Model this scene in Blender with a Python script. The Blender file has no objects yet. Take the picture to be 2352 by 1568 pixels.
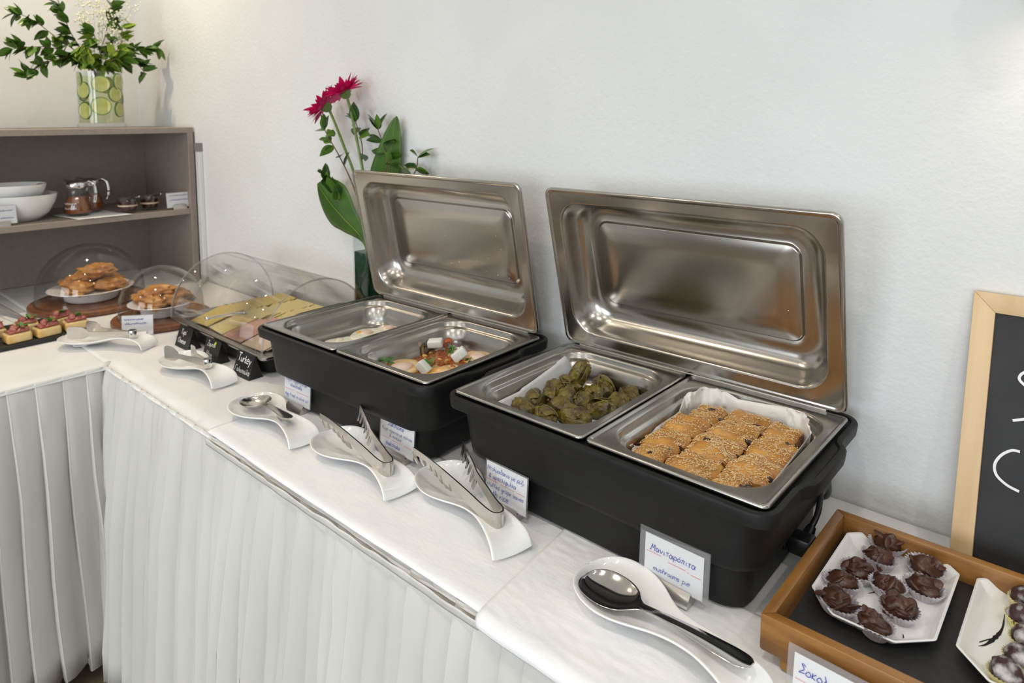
import bpy, bmesh, math, random
from mathutils import Vector, Matrix, Euler, noise
sc = bpy.context.scene
col = sc.collection
rnd = random.Random(7)
R = math.radians
TT = 0.80                      # height of the cloth on the buffet table
WALL = 0.385                   # y of the long wall

# ------------------------------------------------------------------ camera
cam = bpy.data.cameras.new('camera'); camo = bpy.data.objects.new('camera', cam); col.objects.link(camo)
camo.location = (0.8165, -0.7686, 1.4337)
camo.rotation_euler = (R(90-5.94), 0, R(41.19))
cam.sensor_width = 36; cam.lens = 24.244
cam.shift_x = -0.0055; cam.shift_y = -0.1512
cam.clip_start = .02
cam.dof.use_dof = True; cam.dof.focus_distance = 1.05; cam.dof.aperture_fstop = 6.8
sc.camera = camo
sc.view_settings.view_transform = 'Standard'; sc.view_settings.look = 'None'
sc.view_settings.gamma = 1; sc.view_settings.use_curve_mapping = False
sc.view_settings.exposure = 0.15
# ------------------------------------------------------------------ light
w = bpy.data.worlds.new('world'); sc.world = w; w.use_nodes = True
w.node_tree.nodes['Background'].inputs[0].default_value = (.8, .87, 1, 1)
w.node_tree.nodes['Background'].inputs[1].default_value = .6
def area(name, loc, rot, sx, sy, energy, color, shape='RECTANGLE', spread=180):
    l = bpy.data.lights.new(name, 'AREA'); l.shape = shape; l.size = sx; l.size_y = sy
    l.energy = energy; l.color = color; l.spread = R(spread)
    o = bpy.data.objects.new(name, l); col.objects.link(o); o.location = loc; o.rotation_euler = rot
    return o
CEIL = 2.55
# cool frontal fill, placed at two added windows in the unseen opposite wall
area('window_daylight', (1.9, -4.12, 1.45), (R(90), 0, 0), 1.5, 1.5, 40, (.85, .925, 1))
area('window_daylight', (-.3, -4.12, 1.45), (R(90), 0, 0), 1.5, 1.5, 24, (.85, .925, 1))
SPOTS = [(-1.72, -.12), (-.55, -.75), (.55, -.75), (1.55, -.6), (-1.2, -1.7), (0, -1.7), (1.2, -1.7), (2.3, -1.7),
         (-1.2, -2.9), (0, -2.9), (1.2, -2.9), (2.3, -2.9)]
SPOT_E = 3.3

# ------------------------------------------------------------------ helpers
def tag(o, label=None, cat=None, group=None, kind=None):
    if label: o['label'] = label
    if cat: o['category'] = cat
    if group: o['group'] = group
    if kind: o['kind'] = kind
    return o
def thing(name, loc, label, cat, group=None, rz=0, rot=None):
    o = bpy.data.objects.new(name, None); col.objects.link(o); o.location = loc
    o.rotation_euler = rot if rot else (0, 0, rz); o.empty_display_size = .02
    return tag(o, label, cat, group)
class MB:
    def __init__(s): s.v = []; s.f = []
    def add(s, v, f):
        b = len(s.v); s.v += [tuple(p) for p in v]; s.f += [tuple(i+b for i in q) for q in f]; return s
    def box(s, x0, x1, y0, y1, z0, z1):
        return s.add([(x0,y0,z0),(x1,y0,z0),(x1,y1,z0),(x0,y1,z0),(x0,y0,z1),(x1,y0,z1),(x1,y1,z1),(x0,y1,z1)],
            [(3,2,1,0),(4,5,6,7),(0,1,5,4),(1,2,6,5),(2,3,7,6),(3,0,4,7)])
    def loft(s, rings, cap0=False, cap1=False, closed=True):
        n = len(rings[0]); v = [p for r in rings for p in r]; f = []
        for i in range(len(rings)-1):
            for j in range(n if closed else n-1):
                k = (j+1) % n
                f.append((i*n+j, i*n+k, (i+1)*n+k, (i+1)*n+j))
        if cap0: f.append(tuple(range(n-1, -1, -1)))
        if cap1: f.append(tuple((len(rings)-1)*n+j for j in range(n)))
        return s.add(v, f)
    def grid(s, fn, nu, nv):
        v = [fn(i/(nu-1), j/(nv-1)) for i in range(nu) for j in range(nv)]
        f = [(i*nv+j, (i+1)*nv+j, (i+1)*nv+j+1, i*nv+j+1) for i in range(nu-1) for j in range(nv-1)]
        return s.add(v, f)
    def tube(s, path, rad, n=8, cap=True):
        P = [Vector(p) for p in path]; rings = []; up = Vector((0, 0, 1))
        for i, p in enumerate(P):
            t = (P[min(i+1, len(P)-1)] - P[max(i-1, 0)]).normalized()
            a = t.cross(up)
            if a.length < .05: a = t.cross(Vector((1, 0, 0)))
            a.normalize(); b = a.cross(t)
            r = rad[i] if isinstance(rad, (list, tuple)) else rad
            rings.append([tuple(p + a*r*math.cos(2*math.pi*k/n) + b*r*math.sin(2*math.pi*k/n)) for k in range(n)])
        return s.loft(rings, cap, cap)
    def lathe(s, prof, n=32, c=(0, 0, 0), cap0=False, cap1=False):
        return s.loft([[(c[0]+r*math.cos(2*math.pi*k/n), c[1]+r*math.sin(2*math.pi*k/n), c[2]+z) for k in range(n)] for r, z in prof], cap0, cap1)
    def blob(s, c, rad, amp=.1, freq=3., seed=0., nu=14, nv=9, M=None, fn=None):
        v = []; f = []
        for j in range(nv+1):
            th = math.pi*j/nv
            for i in range(nu):
                ph = 2*math.pi*i/nu
                d = Vector((math.sin(th)*math.cos(ph), math.sin(th)*math.sin(ph), math.cos(th)))
                k = 1+amp*noise.noise(d*freq+Vector((seed, seed*1.7, -seed)))
                if fn: k *= fn(d)
                p = Vector((d.x*rad[0]*k, d.y*rad[1]*k, d.z*rad[2]*k))
                if M: p = M @ p
                v.append((p.x+c[0], p.y+c[1], p.z+c[2]))
        for j in range(nv):
            for i in range(nu):
                k = (i+1) % nu
                f.append((j*nu+i, (j+1)*nu+i, (j+1)*nu+k, j*nu+k))
        return s.add(v, f)
    def mesh(s, name, mat, smooth=35, bevel=0, seg=2, merge=False):
        me = bpy.data.meshes.new(name); me.from_pydata(s.v, [], s.f)
        bm = bmesh.new(); bm.from_mesh(me)
        if merge: bmesh.ops.remove_doubles(bm, verts=bm.verts, dist=1e-5)
        bmesh.ops.recalc_face_normals(bm, faces=bm.faces)
        if bevel: bmesh.ops.bevel(bm, geom=[e for e in bm.edges], offset=bevel, segments=seg, affect='EDGES', profile=.5)
        bm.to_mesh(me); bm.free()
        if smooth:
            me.polygons.foreach_set('use_smooth', [True]*len(me.polygons)); me.set_sharp_from_angle(angle=R(smooth))
        me.materials.append(mat)
        return me
    def build(s, name, mat, parent=None, solid=0, sub=0, off=0., **k):
        o = bpy.data.objects.new(name, s.mesh(name, mat, **k)); col.objects.link(o); o.parent = parent
        if solid:
            m = o.modifiers.new('solid', 'SOLIDIFY'); m.thickness = solid; m.offset = off
        if sub:
            m = o.modifiers.new('sub', 'SUBSURF'); m.levels = sub; m.render_levels = sub
        return o
def place(me, name, parent, M):
    o = bpy.data.objects.new(name, me); col.objects.link(o); o.parent = parent; o.matrix_basis = M; return o
def copy_tree(o, parent=None):
    c = o.copy(); col.objects.link(c); c.parent = parent
    for ch in list(o.children): copy_tree(ch, c)
    return c
def rr(x0, x1, y0, y1, r, z, n=6):
    pts = []
    for cx, cy, a in ((x1-r, y1-r, 0), (x0+r, y1-r, 90), (x0+r, y0+r, 180), (x1-r, y0+r, 270)):
        for k in range(n+1):
            t = R(a+90*k/n); pts.append((cx+r*math.cos(t), cy+r*math.sin(t), z))
    return pts
def nz(x, y, z=0., f=1.): return noise.noise(Vector((x*f, y*f, z*f)))
def T3(x, y, z): return Matrix.Translation((x, y, z))
def RX(a): return Matrix.Rotation(R(a), 4, 'X')
def RY(a): return Matrix.Rotation(R(a), 4, 'Y')
def RZ(a): return Matrix.Rotation(R(a), 4, 'Z')
def cat(pts, m=6):
    P = [Vector(p) for p in pts]; out = []
    for i in range(len(P)-1):
        a, b, c, d = P[max(i-1, 0)], P[i], P[i+1], P[min(i+2, len(P)-1)]
        for k in range(m):
            t = k/m
            out.append(.5*((2*b)+(c-a)*t+(2*a-5*b+4*c-d)*t*t+(3*b-a-3*c+d)*t**3))
    out.append(P[-1]); return out
ORD = ['first','second','third','fourth','fifth','sixth','seventh','eighth','ninth','tenth','eleventh','twelfth','thirteenth','fourteenth','last']
# ------------------------------------------------------------------ materials
def mat(name, c, rough=.5, metal=0., c2=None, scale=20., bump=0., bscale=None, detail=4., lo=.4, hi=.6, spec=.5, sub=0., trans=0., alpha=1., emit=0., stretch=None, coat=0., ior=None, bdist=.002):
    m = bpy.data.materials.new(name); m.use_nodes = True; nt = m.node_tree; b = nt.nodes['Principled BSDF']
    b.inputs['Base Color'].default_value = (*c, 1); b.inputs['Roughness'].default_value = rough; b.inputs['Metallic'].default_value = metal
    b.inputs['Specular IOR Level'].default_value = spec
    if ior: b.inputs['IOR'].default_value = ior
    if trans: b.inputs['Transmission Weight'].default_value = trans
    if alpha < 1: b.inputs['Alpha'].default_value = alpha
    if coat: b.inputs['Coat Weight'].default_value = coat; b.inputs['Coat Roughness'].default_value = .08
    if sub: b.inputs['Subsurface Weight'].default_value = sub; b.inputs['Subsurface Radius'].default_value = (.01, .006, .004)
    if emit: b.inputs['Emission Color'].default_value = (*c, 1); b.inputs['Emission Strength'].default_value = emit
    tc = nt.nodes.new('ShaderNodeTexCoord'); vec = tc.outputs['Object']
    if stretch:
        mp = nt.nodes.new('ShaderNodeMapping'); mp.inputs['Scale'].default_value = stretch; nt.links.new(vec, mp.inputs[0]); vec = mp.outputs[0]
    if c2:
        n = nt.nodes.new('ShaderNodeTexNoise'); n.inputs['Scale'].default_value = scale; n.inputs['Detail'].default_value = detail
        nt.links.new(vec, n.inputs['Vector'])
        r = nt.nodes.new('ShaderNodeValToRGB'); r.color_ramp.elements[0].position = lo; r.color_ramp.elements[1].position = hi
        r.color_ramp.elements[0].color = (*c, 1); r.color_ramp.elements[1].color = (*c2, 1)
        nt.links.new(n.outputs['Fac'], r.inputs['Fac']); nt.links.new(r.outputs['Color'], b.inputs['Base Color'])
    if bump:
        n = nt.nodes.new('ShaderNodeTexNoise'); n.inputs['Scale'].default_value = bscale or scale; n.inputs['Detail'].default_value = 4
        nt.links.new(vec, n.inputs['Vector'])
        bp = nt.nodes.new('ShaderNodeBump'); bp.inputs['Strength'].default_value = bump; bp.inputs['Distance'].default_value = bdist
        nt.links.new(n.outputs['Fac'], bp.inputs['Height']); nt.links.new(bp.outputs['Normal'], b.inputs['Normal'])
    return m
def glass(name, tint=(1, 1, 1), rough=.02, refl=1.0):
    m = bpy.data.materials.new(name); m.use_nodes = True; nt = m.node_tree
    nt.nodes.remove(nt.nodes['Principled BSDF']); out = nt.nodes['Material Output']
    tr = nt.nodes.new('ShaderNodeBsdfTransparent'); tr.inputs[0].default_value = (*tint, 1)
    gl = nt.nodes.new('ShaderNodeBsdfGlossy'); gl.inputs['Roughness'].default_value = rough
    lw = nt.nodes.new('ShaderNodeLayerWeight'); lw.inputs['Blend'].default_value = .5
    pw = nt.nodes.new('ShaderNodeMath'); pw.operation = 'POWER'; pw.inputs[1].default_value = 4.5
    ma = nt.nodes.new('ShaderNodeMath'); ma.operation = 'MULTIPLY_ADD'; ma.inputs[1].default_value = .8*refl; ma.inputs[2].default_value = .035*refl
    nt.links.new(lw.outputs['Facing'], pw.inputs[0]); nt.links.new(pw.outputs[0], ma.inputs[0])
    mx = nt.nodes.new('ShaderNodeMixShader')
    nt.links.new(ma.outputs[0], mx.inputs[0]); nt.links.new(tr.outputs[0], mx.inputs[1]); nt.links.new(gl.outputs[0], mx.inputs[2])
    nt.links.new(mx.outputs[0], out.inputs[0]); return m
M = {}
M['wall'] = mat('white_plaster', (.77, .785, .785), .85, c2=(.74, .755, .755), scale=3, bump=.55, bscale=95, spec=.2)
M['ceiling'] = mat('ceiling_paint', (.85, .85, .83), .9)
M['floor'] = mat('floor_tile', (.17, .125, .08), .4, c2=(.13, .095, .06), scale=6)
M['wood_panel'] = mat('brown_panelling', (.16, .085, .045), .4, c2=(.22, .12, .06), scale=3, stretch=(1, 1, .1))
M['cloth'] = mat('white_linen', (.80, .80, .79), .9, c2=(.76, .76, .76), scale=9, bump=.25, bscale=900, spec=.15, bdist=.0005)
M['cloth2'] = mat('white_damask', (.84, .84, .84), .85, c2=(.80, .81, .83), scale=14, bump=.5, bscale=45, spec=.15, stretch=(1, 2.2, 1), bdist=.0012)
M['skirt'] = mat('skirt_fabric', (.68, .675, .65), .6, c2=(.63, .625, .60), scale=5, bump=.12, bscale=30, spec=.25, stretch=(1, 1, .25))
M['steel'] = mat('brushed_steel', (.60, .565, .52), .24, 1., c2=(.53, .50, .46), scale=7, bump=.03, bscale=300, bdist=.0003)
M['steel_lid'] = mat('lid_steel', (.47, .445, .405), .23, 1., c2=(.41, .385, .35), scale=5, bump=.04, bscale=12, bdist=.002)
M['steel_pan'] = mat('pan_steel', (.41, .40, .375), .25, 1., c2=(.37, .355, .33), scale=9, bump=.03, bscale=250, bdist=.0003)
M['polish'] = mat('polished_steel', (.66, .64, .61), .10, 1.)
M['tong'] = mat('tong_steel', (.66, .63, .59), .20, 1., c2=(.58, .555, .52), scale=30)
M['chrome'] = mat('chrome', (.75, .75, .75), .07, 1.)
M['black'] = mat('black_plastic', (.0075, .0073, .0073), .47, c2=(.010, .0098, .0098), scale=40, bump=.12, bscale=1500, bdist=.0003, spec=.28)
M['gloss_black'] = mat('glossy_black', (.008, .008, .008), .3)
M['ceramic'] = mat('white_porcelain', (.86, .86, .85), .10, coat=.3)
M['paper'] = mat('white_paper', (.82, .83, .84), .6)
M['bakepaper'] = mat('baking_paper', (.76, .74, .70), .6, c2=(.34, .18, .07), scale=55, lo=.66, hi=.74, bump=.3, bscale=60)
M['bakepaper2'] = mat('clean_baking_paper', (.74, .745, .76), .6, bump=.1, bscale=50)
M['ink'] = mat('blue_ink', (.02, .04, .36), .6)
M['red'] = mat('red_ink', (.75, .12, .13), .6)
M['chalk'] = mat('white_chalk', (.85, .85, .85), .8)
M['green_dot'] = mat('green_sticker', (.45, .62, .05), .6)
M['acrylic'] = mat('clear_acrylic', (.55, .55, .56), .15, alpha=.22)
M['glass'] = glass('clear_glass', (.97, .985, .98), .01, 1.)
M['dome'] = glass('clear_dome', (.985, .983, .98), .03, .75)
M['green_glass'] = glass('green_water', (.10, .30, .20), .03, 1.)
M['water'] = glass('lime_water', (.90, .91, .72), .02, .3)
M['cabinet'] = mat('taupe_laminate', (.31, .262, .225), .5, c2=(.29, .245, .21), scale=60, spec=.3)
M['board_wood'] = mat('light_frame_wood', (.64, .45, .24), .45, c2=(.71, .52, .30), scale=4, stretch=(9, 9, .8), detail=6)
M['blackboard'] = mat('blackboard', (.014, .014, .015), .6, c2=(.02, .02, .021), scale=12, bump=.15, bscale=600, bdist=.0004)
M['acacia'] = mat('acacia_wood', (.36, .17, .042), .33, c2=(.20, .085, .02), scale=5, stretch=(1.4, 12, 12), detail=7, lo=.35, hi=.7, bump=.05)
M['acacia_y'] = mat('acacia_wood_cross', (.34, .155, .038), .33, c2=(.19, .08, .02), scale=5, stretch=(12, 1.4, 12), detail=7, lo=.35, hi=.7, bump=.05)
M['tray_black'] = mat('tray_black_mat', (.016, .016, .017), .55, c2=(.022, .022, .023), scale=80)
M['choc'] = mat('chocolate', (.055, .022, .014), .34, c2=(.09, .036, .022), scale=45, bump=.1, bscale=120)
M['choc_powder'] = mat('powdered_chocolate', (.045, .018, .016), .5, c2=(.60, .57, .57), scale=55, detail=9, lo=.46, hi=.64, bump=.4, bscale=200)
M['cup'] = mat('clear_paper_cup', (.66, .63, .66), .3, c2=(.46, .40, .43), scale=80, spec=.6)
M['cup_y'] = mat('yellow_paper_cup', (.78, .70, .42), .5, c2=(.76, .72, .18), scale=30)
M['nut'] = mat('almond_flesh', (.70, .45, .12), .5)
M['dolma'] = mat('vine_leaf', (.165, .128, .014), .30, c2=(.050, .028, .008), scale=55, detail=7, lo=.40, hi=.68, bump=.9, bscale=110, bdist=.004, spec=.55)
M['vein'] = mat('leaf_vein', (.30, .26, .07), .4)
M['rice'] = mat('orange_rice_filling', (.50, .20, .05), .4, c2=(.62, .38, .16), scale=120)
M['crust'] = mat('golden_crust', (.66, .34, .075), .34, c2=(.30, .105, .02), scale=15, detail=9, lo=.40, hi=.62, bump=.6, bscale=45, sub=.03)
M['sesame'] = mat('sesame', (.78, .60, .34), .45, c2=(.60, .36, .13), scale=300)
M['pie_side'] = mat('pie_filling', (.16, .06, .018), .4, c2=(.42, .20, .05), scale=40)
M['olive'] = mat('dark_filling', (.035, .014, .010), .3)
M['egg'] = mat('egg_white', (.80, .78, .62), .25, c2=(.83, .82, .72), scale=40, bump=.3, bscale=60, sub=.1)
M['yolk'] = mat('yolk_film', (.80, .55, .42), .25, c2=(.82, .68, .58), scale=30, sub=.1)
M['yolk_y'] = mat('yolk_spot', (.80, .42, .06), .3)
M['egg_or'] = mat('sauced_egg_white', (.80, .42, .08), .25, c2=(.82, .70, .46), scale=26, lo=.40, hi=.66, bump=.3, bscale=60)
M['sauce'] = mat('tomato_sauce', (.36, .10, .018), .22, c2=(.22, .075, .018), scale=30, detail=5, bump=.6, bscale=60, bdist=.004)
M['sauce2'] = mat('tomato_chunk', (.50, .09, .02), .25, c2=(.36, .12, .03), scale=60)
M['pepper_g'] = mat('brown_green_pepper', (.17, .10, .02), .25, c2=(.22, .09, .02), scale=40)
M['feta'] = mat('feta', (.80, .82, .79), .5, bump=.2, bscale=120)
M['herb'] = mat('green_herb', (.045, .16, .02), .5, c2=(.08, .24, .03), scale=60)
M['cheese'] = mat('yellow_cheese', (.62, .48, .16), .4, sub=.05)
M['cheese2'] = mat('pale_cheese', (.66, .55, .25), .4, sub=.05)
M['ham'] = mat('ham', (.58, .30, .22), .35, c2=(.64, .38, .30), scale=30)
M['turkey'] = mat('turkey_slice', (.60, .45, .33), .35, c2=(.64, .50, .38), scale=30)
M['pastry'] = mat('golden_pastry', (.56, .27, .055), .4, c2=(.38, .15, .03), scale=14, bump=.5, bscale=35, bdist=.004)
M['bread'] = mat('toasted_bread', (.74, .55, .26), .7, c2=(.58, .33, .07), scale=22, lo=.5, hi=.68, bump=.3, bscale=80)
M['salami'] = mat('cured_ham', (.30, .06, .045), .4, c2=(.42, .15, .12), scale=60)
M['brown_board'] = mat('brown_wood_base', (.17, .065, .03), .35, c2=(.24, .10, .045), scale=6, stretch=(1, 6, 1))
M['slate'] = mat('black_slate', (.017, .016, .016), .5, bump=.2, bscale=60)
M['honey'] = mat('amber_syrup', (.22, .055, .006), .1, coat=.4)
M['jam'] = mat('dark_jam', (.05, .008, .008), .12, coat=.3)
M['jam2'] = mat('red_jam', (.11, .012, .012), .15, coat=.3)
M['leaf'] = mat('green_leaf', (.075, .17, .018), .35, c2=(.12, .23, .025), scale=20)
M['leaf_d'] = mat('dark_green_leaf', (.035, .09, .018), .35, c2=(.06, .13, .022), scale=20)
M['leaf_l'] = mat('lime_green_leaf', (.20, .30, .02), .4, c2=(.14, .24, .02), scale=20)
M['leaf_big'] = mat('broad_leaf', (.06, .15, .012), .35, c2=(.035, .10, .010), scale=9)
M['stem'] = mat('green_stem', (.12, .20, .035), .5, c2=(.16, .24, .06), scale=30)
M['twig'] = mat('brown_twig', (.13, .075, .045), .7, c2=(.18, .11, .07), scale=60)
M['petal'] = mat('magenta_petal', (.80, .014, .20), .5, c2=(.64, .008, .14), scale=40, spec=.3)
M['gyp'] = mat('white_blossom', (.80, .80, .62), .8)
M['lime_r'] = mat('lime_rind', (.10, .22, .02), .4)
M['lime_f'] = mat('lime_flesh', (.66, .64, .22), .35, c2=(.74, .72, .34), scale=30)
M['lampglow'] = mat('lamp_lens', (1, .86, .66), .5, emit=12)
M['lampring'] = mat('lamp_ring', (.8, .8, .8), .3, 1.)
M['window'] = mat('window_pane', (.85, .93, 1), .2, emit=1.2)  # glowing pane of the added windows, part of the frontal fill
M['trunk'] = mat('grey_trunking', (.68, .70, .69), .4)
M['trunk_d'] = mat('trunking_cap', (.24, .23, .22), .5)
M['shadewarm'] = mat('lamp_shade', (.70, .66, .60), .6)

# ------------------------------------------------------------------ room
def struct(name, mb, m, **k): return tag(mb.build(name, m, smooth=0, **k), kind='structure')
XL, XR, YF = -2.32, 3.4, -4.2
struct('floor', MB().box(XL-.1, XR+.1, YF-.1, WALL+.1, -.1, 0), M['floor'])
struct('ceiling', MB().box(XL-.1, XR+.1, YF-.1, WALL+.1, CEIL, CEIL+.1), M['ceiling'])
struct('wall_back', MB().box(XL-.1, XR+.1, WALL, WALL+.1, 0, CEIL), M['wall'])
struct('wall_left', MB().box(XL-.1, XL, YF, WALL, 0, CEIL), M['wall'])
struct('wall_right', MB().box(XR, XR+.1, YF, WALL, 0, CEIL), M['wall'])
struct('wall_front', MB().box(XL-.1, XR+.1, YF-.1, YF, 0, CEIL), M['wood_panel'])
for i, x in enumerate((1.9, -.3)):  # added windows behind the camera, built around the fill lights
    wf = MB(); 
    for a, b, c, d in ((x-.85, x-.77, .6, 2.3), (x+.77, x+.85, .6, 2.3), (x-.77, x+.77, .6, .68), (x-.77, x+.77, 2.22, 2.3), (x-.03, x+.03, .68, 2.22)):
        wf.box(a, b, YF, YF+.05, c, d)
    f = struct('window_%d' % (i+1), wf, M['ceiling'])
    MB().box(x-.77, x+.77, YF+.002, YF+.012, .68, 2.22).build('pane', M['window'], f, smooth=0)
tr = struct('trim_1', MB().box(-1.770, -1.742, WALL-.016, WALL, TT, 1.300), M['trunk'], bevel=.003)
MB().box(-1.771, -1.741, WALL-.018, WALL, 1.300, 1.33).build('end_cap', M['trunk_d'], tr, smooth=0)

lampme = MB().lathe([(.034, 0), (.045, 0), (.048, -.004), (.040, -.010), (.034, -.006)], 24).mesh('ring', M['lampring'])
lensme = MB().lathe([(.0001, -.004), (.034, -.004)], 24).mesh('lens', M['lampglow'], smooth=0)
for i, (x, y) in enumerate(SPOTS):
    t = thing('ceiling_spotlight', (x, y, CEIL), 'small round recessed spotlight in the white ceiling', 'spotlight', 'recessed ceiling spotlights')
    place(lampme, 'ring', t, Matrix()); place(lensme, 'lens', t, Matrix())
    l = area('spot_light', (x, y, CEIL-.014), (0, 0, 0), .065, .065, SPOT_E*(1.9 if i == 0 else 1), (1, .80, .56) if i == 0 else (1, .86, .68) if i in (1, 4) else (1, .94, .87), 'DISK', 150)

# small wall lamp just at the edge of the view
wl = thing('wall_lamp', (.765, WALL, 1.60), 'small wall lamp with a pale round shade on the white wall', 'lamp')
MB().lathe([(.03, 0), (.03, .012), (.0001, .012)], 20).build('back_plate', M['lampring'], wl).rotation_euler = (R(90), 0, 0)
MB().tube([(0, -.012, 0), (0, -.06, 0), (0, -.07, .01)], .006).build('arm', M['lampring'], wl)
MB().lathe([(.035, -.02), (.055, .07)], 28, (0, -.07, 0)).build('shade', M['shadewarm'], wl, solid=.002)
l = bpy.data.lights.new('wall_lamp_bulb', 'POINT'); l.energy = 1.6; l.color = (1, .84, .6); l.shadow_soft_size = .02
lo = bpy.data.objects.new('wall_lamp_bulb', l); col.objects.link(lo); lo.location = (.765, WALL-.07, 1.645)

# ------------------------------------------------------------------ handwriting: single-stroke alphabet (units: x-height 5)
GL = {
'a': '4,4 3,5 1,5 0,3 0,1 1,0 3,1 4,4|4,5 4,1 5,0', 'b': '0,9 0,0 2,0 4,2 3,5 1,5 0,3', 'c': '4,4 2,5 0,3 0,1 2,0 4,1', 'd': '4,4 2,5 0,3 0,1 2,0 4,2|4,9 4,1 5,0',
'e': '0,3 4,3 3,5 1,5 0,3 0,1 2,0 4,1', 'f': '4,8 3,9 2,8 2,0|0,5 4,5', 'g': '4,4 2,5 0,3 0,1 2,0 4,2|4,5 4,-2 2,-4 0,-3', 'h': '0,9 0,0|0,3 2,5 4,4 4,0',
'i': '1,5 1,1 2,0|1,7 1,7.5', 'k': '0,9 0,0|3,5 0,2 3,0', 'l': '1,9 1,1 2,0', 'm': '0,5 0,0|0,3 1.5,5 3,4 3,0|3,3 4.5,5 6,4 6,0', 'n': '0,5 0,0|0,3 2,5 4,4 4,0',
'o': '2,5 0,3 0,1 2,0 4,1 4,3 2,5', 'p': '0,5 0,-4|0,4 2,5 4,3 3,0 0,1', 'r': '0,5 0,0|0,3 2,5 3,4.5', 's': '4,4 2,5 0,4 3.5,1.5 2,0 0,1', 't': '1.5,8 1.5,1 3,0|0,5 3.5,5',
'u': '0,5 0,1 2,0 4,1|4,5 4,0', 'v': '0,5 2,0 4,5', 'w': '0,5 1,0 3,4 5,0 6,5', 'y': '0,5 2,0|4,5 1,-4', 'x': '0,5 4,0|4,5 0,0', 'T': '0,9 6,9|3,9 3,0', 'H': '0,9 0,0|5,9 5,0|0,5 5,5',
'G': '5,7 3,9 0,6 0,2 3,0 5,2 5,4 3,4', 'S': '5,8 3,9 1,8 1,6 4,4 5,2 3,0 0,1', 'C': '5,8 3,9 0,6 0,2 3,0 5,1',
'α': '5,5 3,0 1,0 0,2 1,5 3,4 5,0', 'β': '0,-4 0,7 2,9 3,7 1,5 4,3 3,0 0,1', 'γ': '0,5 2,0 4,5|2,0 1,-4', 'δ': '4,8 2,9 1,8 4,4 4,1 2,0 0,1 0,3 2,5', 'ε': '4,4 2,5 0.5,4 2,2.7 0,1.5 2,0 4,1',
'ζ': '0,9 4,9 1,5 0,2 3,1 3,-2 2,-3', 'η': '0,5 0,0|0,3 2,5 4,4 4,-4', 'ι': '1,5 1,1 2,0', 'κ': '0,5 0,0|3,5 0,2 3,0', 'λ': '0,9 4,0|2,5 0,0', 'μ': '0,5 0,-4|0,1 2,0 4,2|4,5 4,0', 'ν': '0,5 2,0 4,5',
'ο': '2,5 0,3 0,1 2,0 4,1 4,3 2,5', 'π': '0,5 5,5|1.5,5 1,0|4,5 4,0', 'ρ': '0,-4 0,3 2,5 4,3 3,0 0,1', 'σ': '5,5 2,5 0,3 0,1 2,0 4,1 4,3 3,5', 'τ': '0,5 4,5|2,5 2,1 3,0', 'υ': '0,5 0,1 2,0 4,2 4,5', 'φ': '2,5 0,3 1,0 4,0 5,3 3,5|3,7 2,-4', 'χ': '0,5 4,-3|4,5 0,-3',
'Μ': '0,1 1,0 2,9 4,3 6,9 7,0', 'Ν': '0,0 1,9 5,0 6,9', 'Σ': '5,8 1,9 4,4.5 0,0 5,1', 'Α': '0,0 3,9 6,0|1,4 5,4', 'Ε': '5,8 2,9 1,6 3,5 0,3 1,0 5,1', 'Γ': '0,0 0,9 5,9', 'Ζ': '0,9 5,9 0,0 5,0', 'Τ': '0,9 6,9|3,9 3,0',
'&': '5,0 1,6 2,8 3,6 0,2 1,0 3,0 5,3', '.': '1,0 1.4,0',
}
for k, b in (('ά', 'α'), ('ί', 'ι'), ('ό', 'ο'), ('ύ', 'υ'), ('έ', 'ε'), ('ή', 'η')): GL[k] = GL[b]+'|2.5,6.5 3,8'
def write(name, text, x, z, u, mp, m, parent, lw=.75, sl=.15, wob=.35):
    mb = MB(); rg = random.Random(text); cx = 0
    for ch in text:
        if ch == ' ': cx += 4.5; continue
        g = GL.get(ch)
        if not g: continue
        dz = rg.uniform(-wob, wob); sc_ = rg.uniform(.92, 1.1); mxx = 0
        for st in g.split('|'):
            pts = [tuple(float(q) for q in p.split(',')) for p in st.split()]
            mxx = max(mxx, max(p[0] for p in pts))
            P = [(p.x, p.y) for p in cat([(a, b, 0) for a, b in pts], 3)] if len(pts) > 2 else pts
            L = []
            for i, (a, b) in enumerate(P):
                a0, b0 = P[max(i-1, 0)]; a1, b1 = P[min(i+1, len(P)-1)]
                n = Vector((-(b1-b0), a1-a0)); n = n.normalized() if n.length > 1e-6 else Vector((1, 0))
                L.append((a*sc_, b*sc_, n))
            v = []; 
            for a, b, n in L:
                for s in (-.5, .5):
                    X = cx+a+n.x*lw*s; Z = b+n.y*lw*s+dz; X += Z*sl
                    v.append(mp(x+X*u, z+Z*u))
            mb.add(v, [(2*i, 2*i+1, 2*i+3, 2*i+2) for i in range(len(L)-1)])
        cx += mxx*sc_+1.5
    return mb.build(name, m, parent, smooth=0)
def squiggle(name, x, z, width, h, mp, m, parent, lw=.0006):
    rg = random.Random(int(x*1e5)+int(z*1e5)); n = max(8, int(width/.0016)); pts = []
    for i in range(n): pts.append((x+width*i/(n-1), z+h*(.5+.5*math.sin(i*2.4+rg.uniform(-.6, .6)))*rg.uniform(.5, 1.1), 0))
    P = cat(pts, 3); v = []
    for i, p in enumerate(P):
        d = (P[min(i+1, len(P)-1)]-P[max(i-1, 0)]).normalized(); k = Vector((-d.y, d.x))*lw/2*1.3
        v += [mp(p.x+k.x, p.y+k.y), mp(p.x-k.x, p.y-k.y)]
    return MB().add(v, [(2*i, 2*i+1, 2*i+3, 2*i+2) for i in range(len(P)-1)]).build(name, m, parent, smooth=0)
def wid(text):
    cx = 0
    for ch in text:
        if ch == ' ': cx += 4.5
        elif ch in GL: cx += max(float(p.split(',')[0]) for st in GL[ch].split('|') for p in st.split())+1.5
    return cx
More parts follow.
